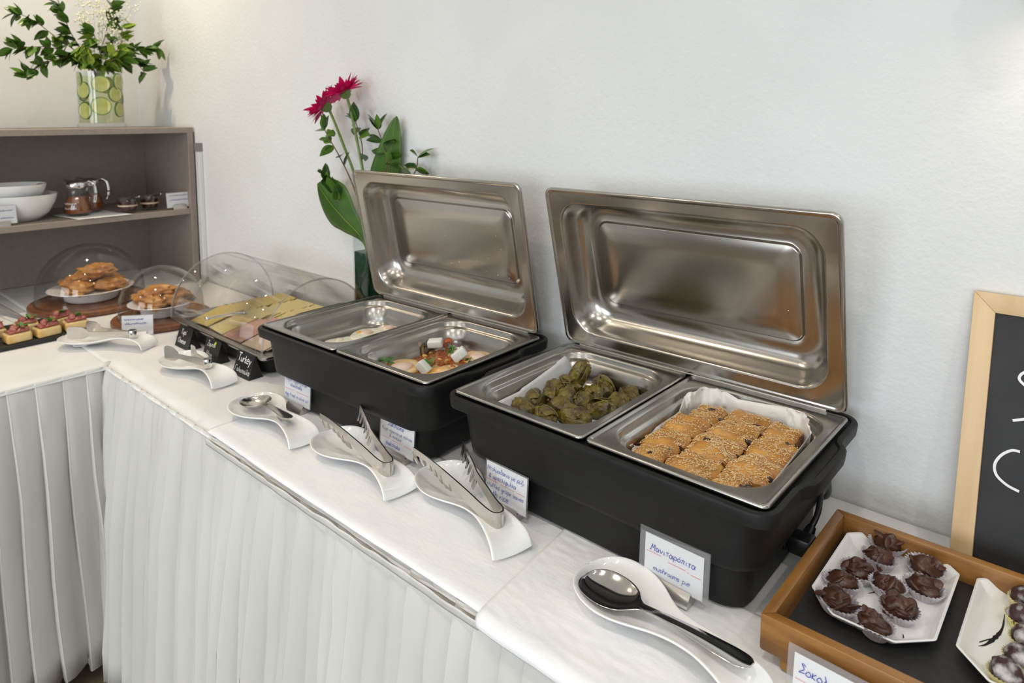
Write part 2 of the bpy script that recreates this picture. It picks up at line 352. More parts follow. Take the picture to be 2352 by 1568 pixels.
#PART2
# ------------------------------------------------------------------ buffet tables, cloths and skirts
YE, XE = -.162, -1.115          # front edge of the long table, front edge of the side table
def table(label, x0, x1, y0, y1):
    t = thing('buffet_table', ((x0+x1)/2, (y0+y1)/2, 0), label, 'table'); hx, hy = (x1-x0)/2, (y1-y0)/2
    MB().box(-hx, hx, -hy, hy, .765, .7975).build('table_top', M['wood_panel'], t, smooth=0)
    for sx in (-1, 1):
        for sy in (-1, 1):
            MB().box(sx*(hx-.08)-.02, sx*(hx-.08)+.02, sy*(hy-.08)-.02, sy*(hy-.08)+.02, 0, .765).build('leg', M['black'], t, smooth=0)
table('long buffet table against the white wall under chafing dishes', XL+.02, 1.5, YE+.016, WALL-.012)
table('side buffet table at right angles under the canape board', XL+.02, XE-.016, -1.7, YE+.010)
def cloth(name, x0, x1, y0, y1, nx, ny, drop, m, label, wr=.0007, f=9, seed=0, fn=None):
    def g(u, v):
        x = x0+(x1-x0)*u; y = y0+(y1-y0)*v
        z = TT-.0009+wr*nz(x+seed, y, 0, f)+wr*.6*nz(x, y+seed, 3, f*2.7)
        if fn: return fn(x, y, z, u, v)
        return (x, y, z)
    o = MB().grid(g, nx, ny).build(name, m, None, solid=.0012, off=-1, smooth=80); tag(o, label, 'tablecloth'); return o
def fmain(x, y, z, u, v):
    if v > .985: return (x, y-.002, z+.010)               # hem turned up against the wall
    if y < YE+.001: return (x, YE-.018, z-.011-(.003*nz(x, 0, 0, 6))) if x > XE else (x, y, z+.0004)
    return (x, y, z)
def gmap(a, edge, far, n): return a
cloth('tablecloth', XL+.03, 1.5, YE-.012, WALL-.003, 190, 44, 0, M['cloth'], 'white linen tablecloth on the long buffet table', seed=2.2, fn=fmain)
def fside(x, y, z, u, v):
    if x > XE-.001: return (XE+.019, min(y, YE-.016), z-.013-.004*nz(0, y, 0, 6))
    return (x, y, z-.0010)
cloth('tablecloth', XL+.03, XE+.012, -1.7, YE+.004, 70, 70, 0, M['cloth'], 'white linen tablecloth on the side table with the canape board', seed=5.1, fn=fside)
# runner under the spoon rests, front edge hanging a little over the table edge
def frun(u, v):
    x = -.535+.80*u; y0 = YE-.019+.006*nz(x, 1, 0, 3); y1 = .056-.03*min(1.5, max(0, (x-.13)/.10))**3*.6
    y = y0+(y1-y0)*v
    z = TT+.0016+.0006*nz(x, y, 2, 8)+.0004*nz(x, y, 7, 30)
    if v < .05: z -= .004*(1-v/.05)
    if .01 < v < .06: z += .0006
    return (x, y, z)
tag(MB().grid(frun, 110, 34).build('table_runner', M['cloth2'], None, solid=.0014, off=-1, smooth=80), 'white table runner lying under the tong rests along the table edge', 'runner')
# folded napkin cloth on the right, hanging over the edge, two layers
def fnap(dx, dz, hang):
    def g(u, v):
        x = .214+dx+.93*u+.030*v*(1-u); s = v*.262
        wr = .0013*nz(x, s, dz*50, 16)+.0010*nz(x*1.5, s*3, 5, 38)
        wr += .0012*(u < .014)+.0006*(.014 <= u < .03)*abs(math.sin(s*160))
        if s < .234:
            y = .043-s; z = TT+.0045+dz+wr
            if s > .218: z -= .004*((s-.218)/.016)**2
        else:
            a = (s-.234)/.028; y = .043-.234-.004*min(1, a*2); z = TT+.0005-hang*a+wr*.5
        return (x, y, z)
    return g
tag(MB().grid(fnap(0, 0, .012), 120, 60).build('folded_cloth', M['cloth2'], None, solid=.0016, off=-1, smooth=80), 'folded white damask cloth hanging over the table edge under the serving spoon', 'cloth')
# skirts: knife pleats hanging from the edges
def skirt(label, P0, P1, out, pitch, seed):
    P0, P1 = Vector(P0), Vector(P1); L = (P1-P0).length; d = (P1-P0)/L; n = int(L/pitch); rg = random.Random(seed)
    us = []; offs = []
    jit = [rg.uniform(.75, 1.25) for _ in range(n+1)]; pos = [0]
    for k in range(n): pos.append(pos[-1]+jit[k])
    S = L/pos[-1]
    prof = [(.0, 0), (-.05, .35), (-.07, .85), (-.03, 1.), (.30, .88), (.62, .50), (.90, .08)]
    for k in range(n):
        for a, h in prof:
            us.append((pos[k]+a*jit[k])*S); offs.append((h, k))
    zs = [0, .006, .02, .05, .10, .17, .26, .36, .47, .58, .68, .745]
    v = []; amp = [rg.uniform(.5, 1.3) for _ in range(n+1)]; ln = [rg.uniform(-.012, .01) for _ in range(n+1)]
    for zi, h in enumerate(zs):
        for u, (o, k) in zip(us, offs):
            g = min(1, h/.30); a = (.009+.027*g)*amp[k]
            if h < .03: a *= .35+.65*h/.03
            off = o*a + .045*(h/.745)**1.2 + .005*nz(u*6, h*7, seed)*min(1, h*8) + .0055*nz(u*22, h*13, seed)*min(1, h*10)
            uu = u+.012*nz(k*.37, h*3, seed+4)*min(1, h*4)
            p = P0+d*uu
            hh = h if h < .74 else h+ln[k]
            v.append((p.x+out[0]*off, p.y+out[1]*off, TT-.006-hh))
    m = len(us); f = [(i*m+j, i*m+j+1, (i+1)*m+j+1, (i+1)*m+j) for i in range(len(zs)-1) for j in range(m-1)]
    o = MB().add(v, f).build('table_skirt', M['skirt'], None, solid=.0012, off=0, smooth=50)
    tag(o, label, 'table skirt')
    eb = MB(); np_ = len(prof)
    for k in range(n):
        eb.tube([Vector(v[zi*m+k*np_+3])+Vector((out[0], out[1], 0))*.0004 for zi in range(1, len(zs))], .0007, 4)
    eb.build('pleat_edges', M['skirt'], o)['kind'] = 'stuff'
    return o
s1 = skirt('white pleated skirt hanging from the long table below the tongs', (XE+.012, YE-.012, 0), (1.45, YE-.012, 0), (0, -1), .041, 3)
s2 = skirt('white pleated skirt hanging from the side table at the inner corner', (XE+.012, -1.7, 0), (XE+.012, YE-.018, 0), (1, 0), .050, 9)
def ruffle(o, P0, P1, out, seed):
    P0, P1 = Vector(P0), Vector(P1); L = (P1-P0).length; d = (P1-P0)/L
    def g(u, v):
        p = P0+d*(L*u); a = .0035+.004*nz(u*L*22, 0, seed)*(1-v)+.002*(1-v)
        return (p.x+out[0]*a, p.y+out[1]*a, TT-.0075+.003*nz(u*L*15, 2, seed)-.014*v)
    MB().grid(g, 220, 4).build('heading_tape', M['skirt'], o, solid=.001, smooth=80)
ruffle(s1, (-.52, YE-.0215, 0), (.24, YE-.0215, 0), (0, -1), 1)

# ------------------------------------------------------------------ chafing dishes
def make_chafer(label, lean, drops):
    t = thing('chafing_dish', (0, 0, TT), label, 'chafing dish')      # local origin: left front corner of the food pans
    C = .2665
    def ring(z, hw, yf, yb, r): return rr(C-hw, C+hw, yf, yb, r, z, 8)
    MB().loft([ring(.008, .2295, .024, .312, .034), ring(.0055+.005, .2315, .022, .314, .036), ring(.060, .2335, .020, .316, .038),
               ring(.0645, .2350, .0185, .317, .039), ring(.0690, .2470, .009, .324, .044), ring(.0735, .2525, .0045, .327, .046), ring(.080, .2540, .003, .3285, .047),
               ring(.120, .2590, -.001, .331, .048), ring(.1505, .2630, -.0035, .334, .048)], True, False).build('housing', M['black'], t, smooth=40)
    def lring(z, e, r=.030):
        pts = rr(C-.277-e, C+.277+e, -.013-e, .349+e, max(.008, r+e), z, 8); out = []
        n = len(pts)
        for x, y, zz in pts: out.append((x, y, zz))
        # carrying handles: the rim bulges out half way along both short sides
        res = []
        for i in range(n):
            res.append(out[i]); a, b = out[i], out[(i+1) % n]
            if abs(a[0]-b[0]) < 1e-6 and abs(a[1]-b[1]) > .1:
                for y, k in ((.255, 0), (.240, .25), (.228, .85), (.215, 1), (.165, 1), (.115, 1), (.102, .85), (.090, .25), (.075, 0)):
                    if a[1] < b[1]: y = .33-y
                    res.append((a[0]+(.013*k if a[0] > C else -.013*k), y, a[2]))
        return res
    MB().loft([lring(.1480, -.022), lring(.1490, -.004), lring(.1505, .0), lring(.1660, .002), lring(.1690, .0005), lring(.1700, -.003), lring(.1695, -.007), lring(.1660, -.010), lring(.1650, -.03), lring(.10, -.034), lring(.085, -.036)], False, True).build('rim', M['black'], t, smooth=40)
    for sx in (.085, .448):
        for sy in (.07, .265):
            MB().lathe([(.016, 0), (.018, .002), (.018, .010)], 16, (sx, sy, .0), True).build('foot', M['gloss_black'], t)
    # hinged lid, standing open
    A = R(lean); Lw, Lh = .5325, .325
    def lr(dep, ins, r): # ring in lid plane, dep = depth towards the back
        out = []
        for u, v, _ in rr(ins, Lw-ins, ins, Lh-ins, r, 0, 8):
            y = .3137+v*math.sin(-A)*1+dep*math.cos(A); z = .181+v*math.cos(A)+dep*math.sin(-A)*-1
            out.append((u, y, z))
        return out
    rings = [lr(.0065, .0005, .016), lr(.003, 0, .016), lr(.0008, .0008, .016), lr(0, .0025, .015), lr(.0004, .0050, .014), lr(.0016, .0062, .014), lr(.0022, .0085, .014),
             lr(.0022, .0245, .047), lr(.0030, .0268, .047), lr(.0050, .0282, .047), lr(.020, .0315, .047), lr(.034, .0355, .047), lr(.044, .0410, .046), lr(.0505, .0490, .043), lr(.0535, .0580, .038), lr(.0540, .0640, .034),
             lr(.0540, .0760, .022), lr(.0530, .0775, .021), lr(.0500, .0790, .020), lr(.0490, .0805, .019), lr(.0490, .1200, .012)]
    lid = MB().loft(rings, False, True).build('lid', M['steel_lid'], t, solid=.0009, off=0, smooth=60)
    lid['label'] = 'open stainless steel lid with embossed panel'
    db = MB(); rg = random.Random(drops)
    for k in range(46 if drops == 2 else 14):
        if drops == 2: u, v = rg.gauss(.36, .09), rg.gauss(.085, .05)
        else: u, v = rg.gauss(.40, .10), rg.gauss(.06, .03)
        if not (.09 < u < .44 and .085 < v < .24): continue
        dep = .0487 if (.125 > 0 and .081 < v < .245 and .081 < u < .45) else .0537
        y = .3137-v*math.sin(A)+dep*math.cos(A); z = .181+v*math.cos(A)+dep*math.sin(A)
        s = rg.uniform(.0007, .0018)
        db.blob((u, y, z), (s, s*.5, s*rg.uniform(1, 1.8)), 0, 1, 0, 6, 4)
    o = db.build('water_drops', M['polish'], lid); o['kind'] = 'stuff'
    hb = MB().tube([(.03, .322, .178), (.50, .322, .178)], .004, 8).build('hinge_rod', M['steel'], t)
    return t
ch1 = make_chafer('black electric chafing dish holding the stuffed vine leaves and mushroom pie', 13.27, 1)
ch2 = make_chafer('black electric chafing dish holding the fried eggs and shakshuka', 11.2, 2)
ch2.location = (-.5886, -.0244, TT); ch2.rotation_euler = (0, 0, .0254)
# mains inlet and cord on the end of the near dish
MB().box(.495, .503, .155, .185, .030, .062).build('power_inlet', M['gloss_black'], ch1, bevel=.002, smooth=0)
pc = thing('power_cord', (.503, .17, TT+.04), 'black angled mains plug and cable on the chafing dish beside the wooden tray', 'power cord')
MB().box(.0, .032, -.012, .016, -.013, .013).build('plug', M['gloss_black'], pc, bevel=.004, smooth=40)
MB().tube([(.018, .014, .004), (.019, .022, .008), (.020, .030, .013)], [.0085, .0075, .006], 12).build('strain_relief', M['gloss_black'], pc)
MB().tube(cat([(.019, .026, .011), (.022, .048, .028), (.018, .072, .055), (.012, .10, .062), (.008, .14, .03), (-.01, .18, -.02), (-.08, .19, -.034)], 6), .0042, 10).build('cable', M['gloss_black'], pc)

def make_pan(label, chafer, x0, deep=.062):
    Wd, Dp = .2640, .3235
    p = thing('food_pan', (0, 0, 0), label, 'food pan'); p.matrix_world = Matrix()
    p.location = (chafer.matrix_basis if False else Matrix.Translation(chafer.location) @ Euler(chafer.rotation_euler).to_matrix().to_4x4()) @ Vector((x0, .0, .175))
    p.rotation_euler = chafer.rotation_euler
    def q(z, e, r): return rr(e, Wd-e, e, Dp-e, r, z, 8)
    MB().loft([q(-.0048, .0004, .010), q(-.003, 0, .010), q(-.0008, .0006, .010), q(0, .0022, .009), q(-.0002, .0042, .009), q(-.0018, .0058, .009), q(-.0022, .0075, .009),
               q(-.0022, .0170, .056), q(-.0030, .0186, .056), q(-.0055, .0198, .056), q(-.0125, .0212, .055), q(-.0150, .0232, .054), q(-.0165, .0272, .052), q(-.0185, .0292, .051),
               q(-deep+.018, .0350, .049), q(-deep+.008, .0375, .048), q(-deep+.002, .0430, .045), q(-deep, .0530, .038), q(-deep, .10, .02)], False, True
              ).build('pan_shell', M['steel_pan'], p, solid=.0008, off=0, smooth=60)
    return p
pan_d = make_pan('stainless steel half pan holding stuffed vine leaves on paper', ch1, 0)
pan_p = make_pan('stainless steel half pan lined with paper around the mushroom pie', ch1, .2690)
pan_e = make_pan('stainless steel half pan holding plain fried eggs', ch2, 0)
pan_s = make_pan('stainless steel half pan holding shakshuka with white cheese', ch2, .2690)

# ------------------------------------------------------------------ menu cards
def card(loc, rz, wd, ht, lines, label, z0=.013, sleeve=True, holder=True, base=(.055, .016), rule=None, tilt=6, hold_dx=0, blur=False, hl=None, sl=.008):
    t = thing('menu_card', loc, label, 'sign', None, rz)
    ta = math.tan(R(tilt))
    def mp(y): return lambda x, z: (x, y+z*ta, z)
    m0 = mp(0)
    if sleeve:
        a = MB(); s = sl
        for y in (-.0012, .0012):
            a.add([mp(y)(x, z) for x, z in ((-wd/2-s, z0), (wd/2+s, z0), (wd/2+s, z0+ht+s), (-wd/2-s, z0+ht+s))], [(0, 1, 2, 3)])
        a.f.append((0, 1, 5, 4)); a.f.append((1, 2, 6, 5)); a.f.append((2, 3, 7, 6)); a.f.append((3, 0, 4, 7))
        a.build('sleeve', M['acrylic'], t, smooth=0)
    MB().add([mp(d)(x, z) for d in (-.0004, .0004) for x, z in ((-wd/2, z0+.001), (wd/2, z0+.001), (wd/2, z0+ht), (-wd/2, z0+ht))],
             [(0, 1, 2, 3), (7, 6, 5, 4), (0, 4, 5, 1), (1, 5, 6, 2), (2, 6, 7, 3), (3, 7, 4, 0)]).build('paper', M['paper'], t, smooth=0)
    for (tx, fx, fz, fw) in lines:
        if tx is None: squiggle('lettering', -wd/2+fx*wd, z0+fz*ht, fw*wd, ht*.11, mp(-.0018), M['ink'], t); continue
        u = fw*wd/wid(tx)
        write('lettering', tx, -wd/2+fx*wd, z0+fz*ht, u, mp(-.0018), M['ink'], t)
    if rule:
        mb = MB()
        for (a, b, zz) in rule:
            mb.add([mp(-.0017)(-wd/2+x*wd, z0+zz*ht+d) for x, d in ((a, -.0002), (b, -.0002), (b, .0003), (a, .0003))], [(0, 1, 2, 3)])
        mb.build('red_rule', M['red'], t, smooth=0)
    if holder:
        h = thing('card_holder', loc, hl, 'card holder', None, rz); b, d = base
        prof = []
        for k in range(9):
            a = R(180*k/8); prof.append((-.002+d*.62*math.cos(a), .004+.013*math.sin(a)))
        prof += [(-.002-d*.62, 0), (-.002+d*.62, 0)]
        # bar of D-shaped section with a slot along the top
        sec = [(-d*.75, 0), (d*.75, 0), (d*.62, .007), (d*.30, .0135), (.0022, .0165), (.0022, .011), (-.0022, .011), (-.0022, .0165), (-d*.30, .0135), (-d*.62, .007)]
        MB().loft([[(x+hold_dx, y+.001, z) for y, z in sec] for x in (-b/2, b/2)], True, True).build('bar', M['steel'], h, smooth=30)
    return t
RL = [(.03, .30, .60), (.36, .362, .575), (.42, .72, .54), (.745, .78, .52), (.80, .97, .50)]
card((.4135, -.002, TT+.0075), R(-1), .085, .058, [('Μανιταρόπιτα', .10, .66, .80), ('mushrooms pie', .17, .22, .62)],
     'handwritten card reading mushrooms pie in a wide clear sleeve', rule=RL, hl='steel bar holding the mushrooms pie card', tilt=3, z0=.012)
card((.120, -.004, TT+.003), R(-2), .088, .061, [('Ντολμαδάκια με ρύζι', .03, .80, .92), ('& αμπελόφυλλα', .08, .60, .68), ('stuffed grape leaves', .03, .36, .93), ('with rice', .06, .14, .52)],
     'handwritten card about stuffed grape leaves with rice', rule=[(.02, .30, .54), (.38, .72, .53), (.78, .97, .53)], hl='steel bar holding the stuffed grape leaves card', tilt=4, sl=.002)
card((-.148, -.006, TT+.003), R(-1), .097, .062, [('Σακσούκα', .24, .74, .48), ('Αυγά τηγανιτά με σάλτσα', .06, .56, .90), ('& πιπεριές', .30, .41, .36), ('shakshuka', .18, .14, .45)],
     'handwritten card reading shakshuka beside the near tongs', rule=[(.05, .30, .34), (.38, .66, .335), (.72, .97, .33)], hl='steel bar holding the shakshuka card', tilt=4, sl=.002)
card((-.478, -.010, TT+.003), R(2), .094, .060, [('Αυγά τηγανιτά με', .06, .76, .84), ('ελαιόλαδο', .25, .58, .46), ('egg fried in olive oil', .05, .22, .90)],
     'handwritten card about fried eggs beside the spoon rest', rule=[(.03, .40, .46), (.48, .97, .455)], hl='steel bar holding the fried egg card', tilt=4, sl=.002)

# chalk tent cards in front of the cold cut display
def tent(loc, rz, label, l1, l2, f1, f2, dot=False):
    t = thing('chalk_tent_card', loc, label, 'sign', None, rz); w2, h, d = .039, .056, .019
    mb = MB()
    mb.add([(-w2, 0, 0), (w2, 0, 0), (w2, d, h), (-w2, d, h), (-w2, 2*d, 0), (w2, 2*d, 0)], [(0, 1, 2, 3), (3, 2, 5, 4), (1, 5, 2), (0, 3, 4), (0, 4, 5, 1)])
    mb.build('board', M['gloss_black'], t, smooth=0)
    mp = lambda x, z: (x, z*d/h-.0006, z)
    for tx, (fx, fz, fw) in ((l1, f1), (l2, f2)):
        write('chalk_lettering', tx, -w2+fx*2*w2, fz*h, fw*2*w2/wid(tx), mp, M['chalk'], t, lw=.95)
    if dot: MB().lathe([(.0001, 0), (.0045, 0)], 12).build('sticker', M['green_dot'], t).matrix_basis = T3(.012, .84*d-.001, .84*h) @ RX(61)
tent((-.757, .006, TT), R(1), 'black chalk tent card reading turkey by the cold cut display', 'Turkey', 'Γαλοπούλα', (.10, .60, .80), (.08, .18, .86))
tent((-.918, .002, TT), R(1), 'black chalk tent card reading ham with a green dot sticker', 'Ζαμπόν', 'Ham', (.16, .66, .56), (.24, .22, .40), True)
tent((-1.080, .002, TT), R(1), 'black chalk tent card reading cheese by the cold cut display', 'Τυρί', 'Cheese', (.22, .62, .40), (.14, .22, .58))

# ------------------------------------------------------------------ spoon rests, spoons, tongs
def ladle(mb, st, nt=13, m=5, p=2.):
    S = cat([(s[0], s[1], s[2]) for s in st], m); E_ = cat([(s[0], s[3], 0) for s in st], m)
    return mb.grid(lambda u, v: (lambda i, t: (S[i].x, t*max(S[i].y, .0004), S[i].z+(E_[i].y-S[i].z)*abs(t)**p))(round(u*(len(S)-1)), v*2-1), len(S), nt)
REST = [(-.057, .004, .0215, .0225), (-.0545, .018, .016, .023), (-.048, .034, .010, .0235), (-.034, .048, .0055, .0235), (-.012, .0565, .004, .0225), (.012, .0565, .004, .021), (.034, .050, .0055, .0205), (.055, .0395, .009, .021), (.078, .0295, .0145, .0235),
        (.105, .0245, .0205, .0285), (.135, .0238, .0250, .0325), (.160, .0265, .0265, .033), (.182, .0300, .0245, .030), (.197, .0325, .0190, .024), (.205, .0335, .0105, .0155), (.2085, .034, .002, .006)]
rest_me = None
def spoon_rest(c, e, label, z=.003):
    global rest_me
    a = math.atan2(e[1]-c[1], e[0]-c[0])
    t = thing('spoon_rest', (c[0], c[1], TT+z), label, 'spoon rest', 'white porcelain spoon rests', a)
    if rest_me is None:
        o = ladle(MB(), REST).build('dish', M['ceramic'], t, solid=.0032, off=0, smooth=80, sub=1); rest_me = o
    else:
        o = rest_me.copy(); col.objects.link(o); o.parent = t
    ft = MB().lathe([(.022, 0), (.024, .0005), (.024, .0035)], 20, cap0=True).build('foot', M['ceramic'], t)
    return t
rA = spoon_rest((.366, -.056), (.562, -.101), 'white porcelain spoon rest holding the large serving spoon', .0065)
rB = spoon_rest((.0, -.012), (.189, -.071), 'white porcelain rest holding tongs in front of the grape leaves card')
rC = spoon_rest((-.250, -.052), (-.051, -.078), 'white porcelain rest holding tongs in front of the shakshuka card')
rD = spoon_rest((-.528, -.074), (-.335, -.086), 'white porcelain rest holding the round bowled spoon')
rE = spoon_rest((-.930, -.056), (-.768, -.050), 'white porcelain rest holding flat ended tongs by the chalk cards', .001)
rF = spoon_rest((-1.315, -.165), (-1.163, -.073), 'white porcelain rest holding flat ended tongs by the canape board', .001)

SPA = [(-.052, .002, .014, .0145), (-.050, .013, .0110, .0155), (-.043, .024, .0075, .0165), (-.030, .0325, .0045, .0170), (-.012, .0355, .0035, .0172), (.006, .0340, .0045, .0175), (.023, .027, .0085, .0180), (.034, .016, .0135, .0185), (.044, .0085, .0185, .0205),
       (.056, .0062, .0225, .0232), (.075, .0064, .0265, .0262), (.10, .0082, .0300, .0288), (.13, .0112, .0330, .0308), (.16, .0140, .0350, .0322), (.180, .0142, .0358, .0335), (.193, .0115, .0362, .0348), (.200, .005, .0362, .0358)]
sp = thing('serving_spoon', (.369, -.0715, TT+.0135), 'large polished steel serving spoon lying on a porcelain rest', 'spoon', None, math.atan2(-.022, .20))
sp.scale = (.95, .93, 1); ladle(MB(), SPA, p=2.2).build('spoon_body', M['polish'], sp, solid=.0016, off=0, smooth=80, sub=1)
SPD = [(-.030, .002, .014, .0145), (-.028, .012, .0095, .0155), (-.020, .021, .0055, .0165), (-.006, .0265, .0035, .0170), (.010, .025, .0045, .0175), (.022, .016, .0100, .0185), (.030, .0075, .0170, .0200),
       (.042, .0048, .0230, .0235), (.065, .0048, .0280, .0282), (.095, .0065, .0320, .0310), (.125, .0085, .0340, .0330), (.142, .0080, .0345, .0337), (.148, .003, .0345, .0342)]
sp2 = thing('serving_spoon', (-.530, -.074, TT+.0125), 'steel spoon with a round bowl resting before the fried egg card', 'spoon', None, math.atan2(-.020, .17))
sp2.scale = (1.15, 1.2, 1.05); ladle(MB(), SPD, p=2.2).build('spoon_body', M['tong'], sp2, solid=.0014, off=0, smooth=80, sub=1)

def arm_strip(mb, path, zt, hb, comb=None, th=.0012):
    """path: plan points; zt: top height; hb: strip height; comb=(start index, tooth length list) teeth hang below"""
    P = cat([(p[0], p[1], 0) for p in path], 8); n = len(P)
    A = cat([(a, b, 0) for a, b in zip(zt, hb)], 8)
    ring = []
    for i in range(n):
        t = (P[min(i+1, n-1)]-P[max(i-1, 0)]).normalized(); nn = Vector((-t.y, t.x, 0))*th
        z1 = A[i].x; z0 = z1-A[i].y
        a, b = P[i]-nn, P[i]+nn
        ring.append([(a.x, a.y, z0), (b.x, b.y, z0), (b.x, b.y, z1), (a.x, a.y, z1)])
    mb.loft(ring, True, True)
    return P, A
def make_fork_tongs(loc, bend, p1, p2, label, z):
    """sprung tongs: flat strip bent at one end, comb of hanging teeth at the other"""
    t = thing('serving_tongs', (bend[0], bend[1], TT+z), label, 'tongs', 'fork toothed serving tongs')
    b = Vector((bend[0], bend[1], 0))
    for s, pt in ((-1, p1), (1, p2)):
        e = Vector((pt[0], pt[1], 0))-b; d = e.normalized(); nn = Vector((-d.y, d.x, 0))
        side = -1 if s < 0 else 1
        # sideways offset of the bend: arms leave a rounded U
        q = [Vector((.0085, .0, 0))]
        u = Vector((1, 0, 0))
        ax = ((Vector((p1[0], p1[1], 0))+Vector((p2[0], p2[1], 0)))/2-b).normalized(); pn = Vector((-ax.y, ax.x, 0))
        sd = 1 if (e.dot(pn) > 0) else -1
        path = [(-ax*.011), (-ax*.009+pn*sd*.006), (pn*sd*.0105), (ax*.02+pn*sd*.0125), e*.30+pn*sd*.004, e*.52, e*.62, e*.72, e*.86, e]
        zt = [.0245, .0245, .0250, .0265, .032, .038, .0425, .0465, .0515, .0545]
        hb = [.0235, .0235, .0235, .0230, .0190, .0150, .0120, .0105, .0100, .0105]
        mb = MB(); P, A = arm_strip(mb, path, zt, hb)
        n = len(P); i0 = int(n*.60); rows = 7
        inn = -pn*sd
        for k in range(rows):
            i = i0+int((n-2-i0)*k/(rows-1)); p = P[i]; tt = (P[min(i+1, n-1)]-P[i-1]).normalized(); z1 = A[i].x-A[i].y+.002
            L = .020+.003*math.sin(k*1.1); wv = .0038; th = inn*.0011
            v = []
            for f, ww in ((0, 1.2), (.35, 1), (.8, .85), (1, .5)):
                c = p+inn*(.006*f*f)+Vector((0, 0, z1-L*f))
                for a in (-1, 1):
                    for b2 in (-1, 1):
                        v.append(tuple(c+tt*wv*ww*a+th*b2))
            fs = []
            for r in range(3):
                o = r*4
                fs += [(o, o+1, o+5, o+4), (o+1, o+3, o+7, o+5), (o+3, o+2, o+6, o+7), (o+2, o, o+4, o+6)]
            fs.append((12, 13, 15, 14)); mb.add(v, fs)
        mb.build('arm', M['tong'], t, smooth=40)
    return t
make_fork_tongs(None, (.157, -.063), (-.035, -.058), (.012, .010), 'steel fork toothed tongs in front of the grape leaves card', .030)
make_fork_tongs(None, (-.082, -.078), (-.268, -.085), (-.243, -.014), 'steel fork toothed tongs in front of the shakshuka card', .030)
def make_flat_tongs(bend, p1, p2, label, z):
    t = thing('serving_tongs', (bend[0], bend[1], TT+z), label, 'tongs', 'flat ended serving tongs')
    b = Vector((bend[0], bend[1], 0))
    for pt in (p1, p2):
        e = Vector((pt[0], pt[1], 0))-b; L = e.length; d = e/L; a = math.atan2(d.y, d.x); mx = RZ(math.degrees(a))
        st = [(0, .008, .011), (.03, .0085, .012), (L*.62, .006, .014), (L*.70, .011, .0155), (L*.78, .0165, .017), (L*.95, .0175, .017), (L, .0135, .016)]
        mb = MB(); S = cat(st, 4)
        mb.loft([[tuple(mx @ Vector((s.x, dy, s.z+dz))) for dy, dz in ((-.0010, -s.y), (.0010, -s.y), (.0010, s.y), (-.0010, s.y))] for s in S], True, True)
        mb.build('arm', M['tong'], t, smooth=40)
    MB().lathe([(.0095, .002), (.0105, .004), (.0105, .022), (.0095, .024)], 16, cap0=True, cap1=True).build('hinge', M['chrome'], t)
    return t
make_flat_tongs((-.800, -.052), (-.945, -.093), (-.905, -.045), 'steel flat ended tongs on the rest by the chalk cards', .028)
make_flat_tongs((-1.175, -.085), (-1.300, -.205), (-1.325, -.150), 'steel flat ended tongs on the rest by the canape board', .028)
#PART3
# ------------------------------------------------------------------ food in the pans (positions in the dish's own frame)
def inpan(ch, x, y, z):
    return Matrix.Translation(ch.location) @ Euler(ch.rotation_euler).to_matrix().to_4x4() @ Vector((x, y, .175+z))
FL = -.0612
# clean paper under the vine leaves: floor sheet, left side running up the wall to a peak
def fpap(u, v):
    # u across from the left wall, v from front to back
    y = .045+.232*v; s = u*.265
    peak = -.058+.058*max(0, min(1, (v-.05)/.85))**1.6+.010*max(0, 1-v*6)
    if v > .86: peak -= (v-.86)*.16
    top = -.031+.004*v+(.026*((v-.33)/.67)**1.3 if v > .33 else 0)-(.003 if v < .36 else 0)-(.20*(v-.93) if v > .93 else 0)
    if s < .055:
        k = 1-s/.055; x = .055-.0165*k**.8-.006*max(0, k-.6)*(v > .8)+.0012*nz(v*4, k, 1); z = FL+.0015+(top-FL)*k**1.15
    else:
        x = .050+(s-.055)*(.168/.21); z = FL+.0012+.0015*(1+nz(x*30, y*30))
        if x > .205: z += (x-.205)*1.3*max(0, v-.55)*2.2
    return (x, y, z)
pp = MB().grid(fpap, 30, 30).build('paper_sheet', M['bakepaper2'], None, solid=.0003, off=0, smooth=60)
tag(pp, 'smooth white baking paper under the stuffed vine leaves', 'baking paper'); pp.location = inpan(ch1, 0, 0, 0); pp.rotation_euler = ch1.rotation_euler
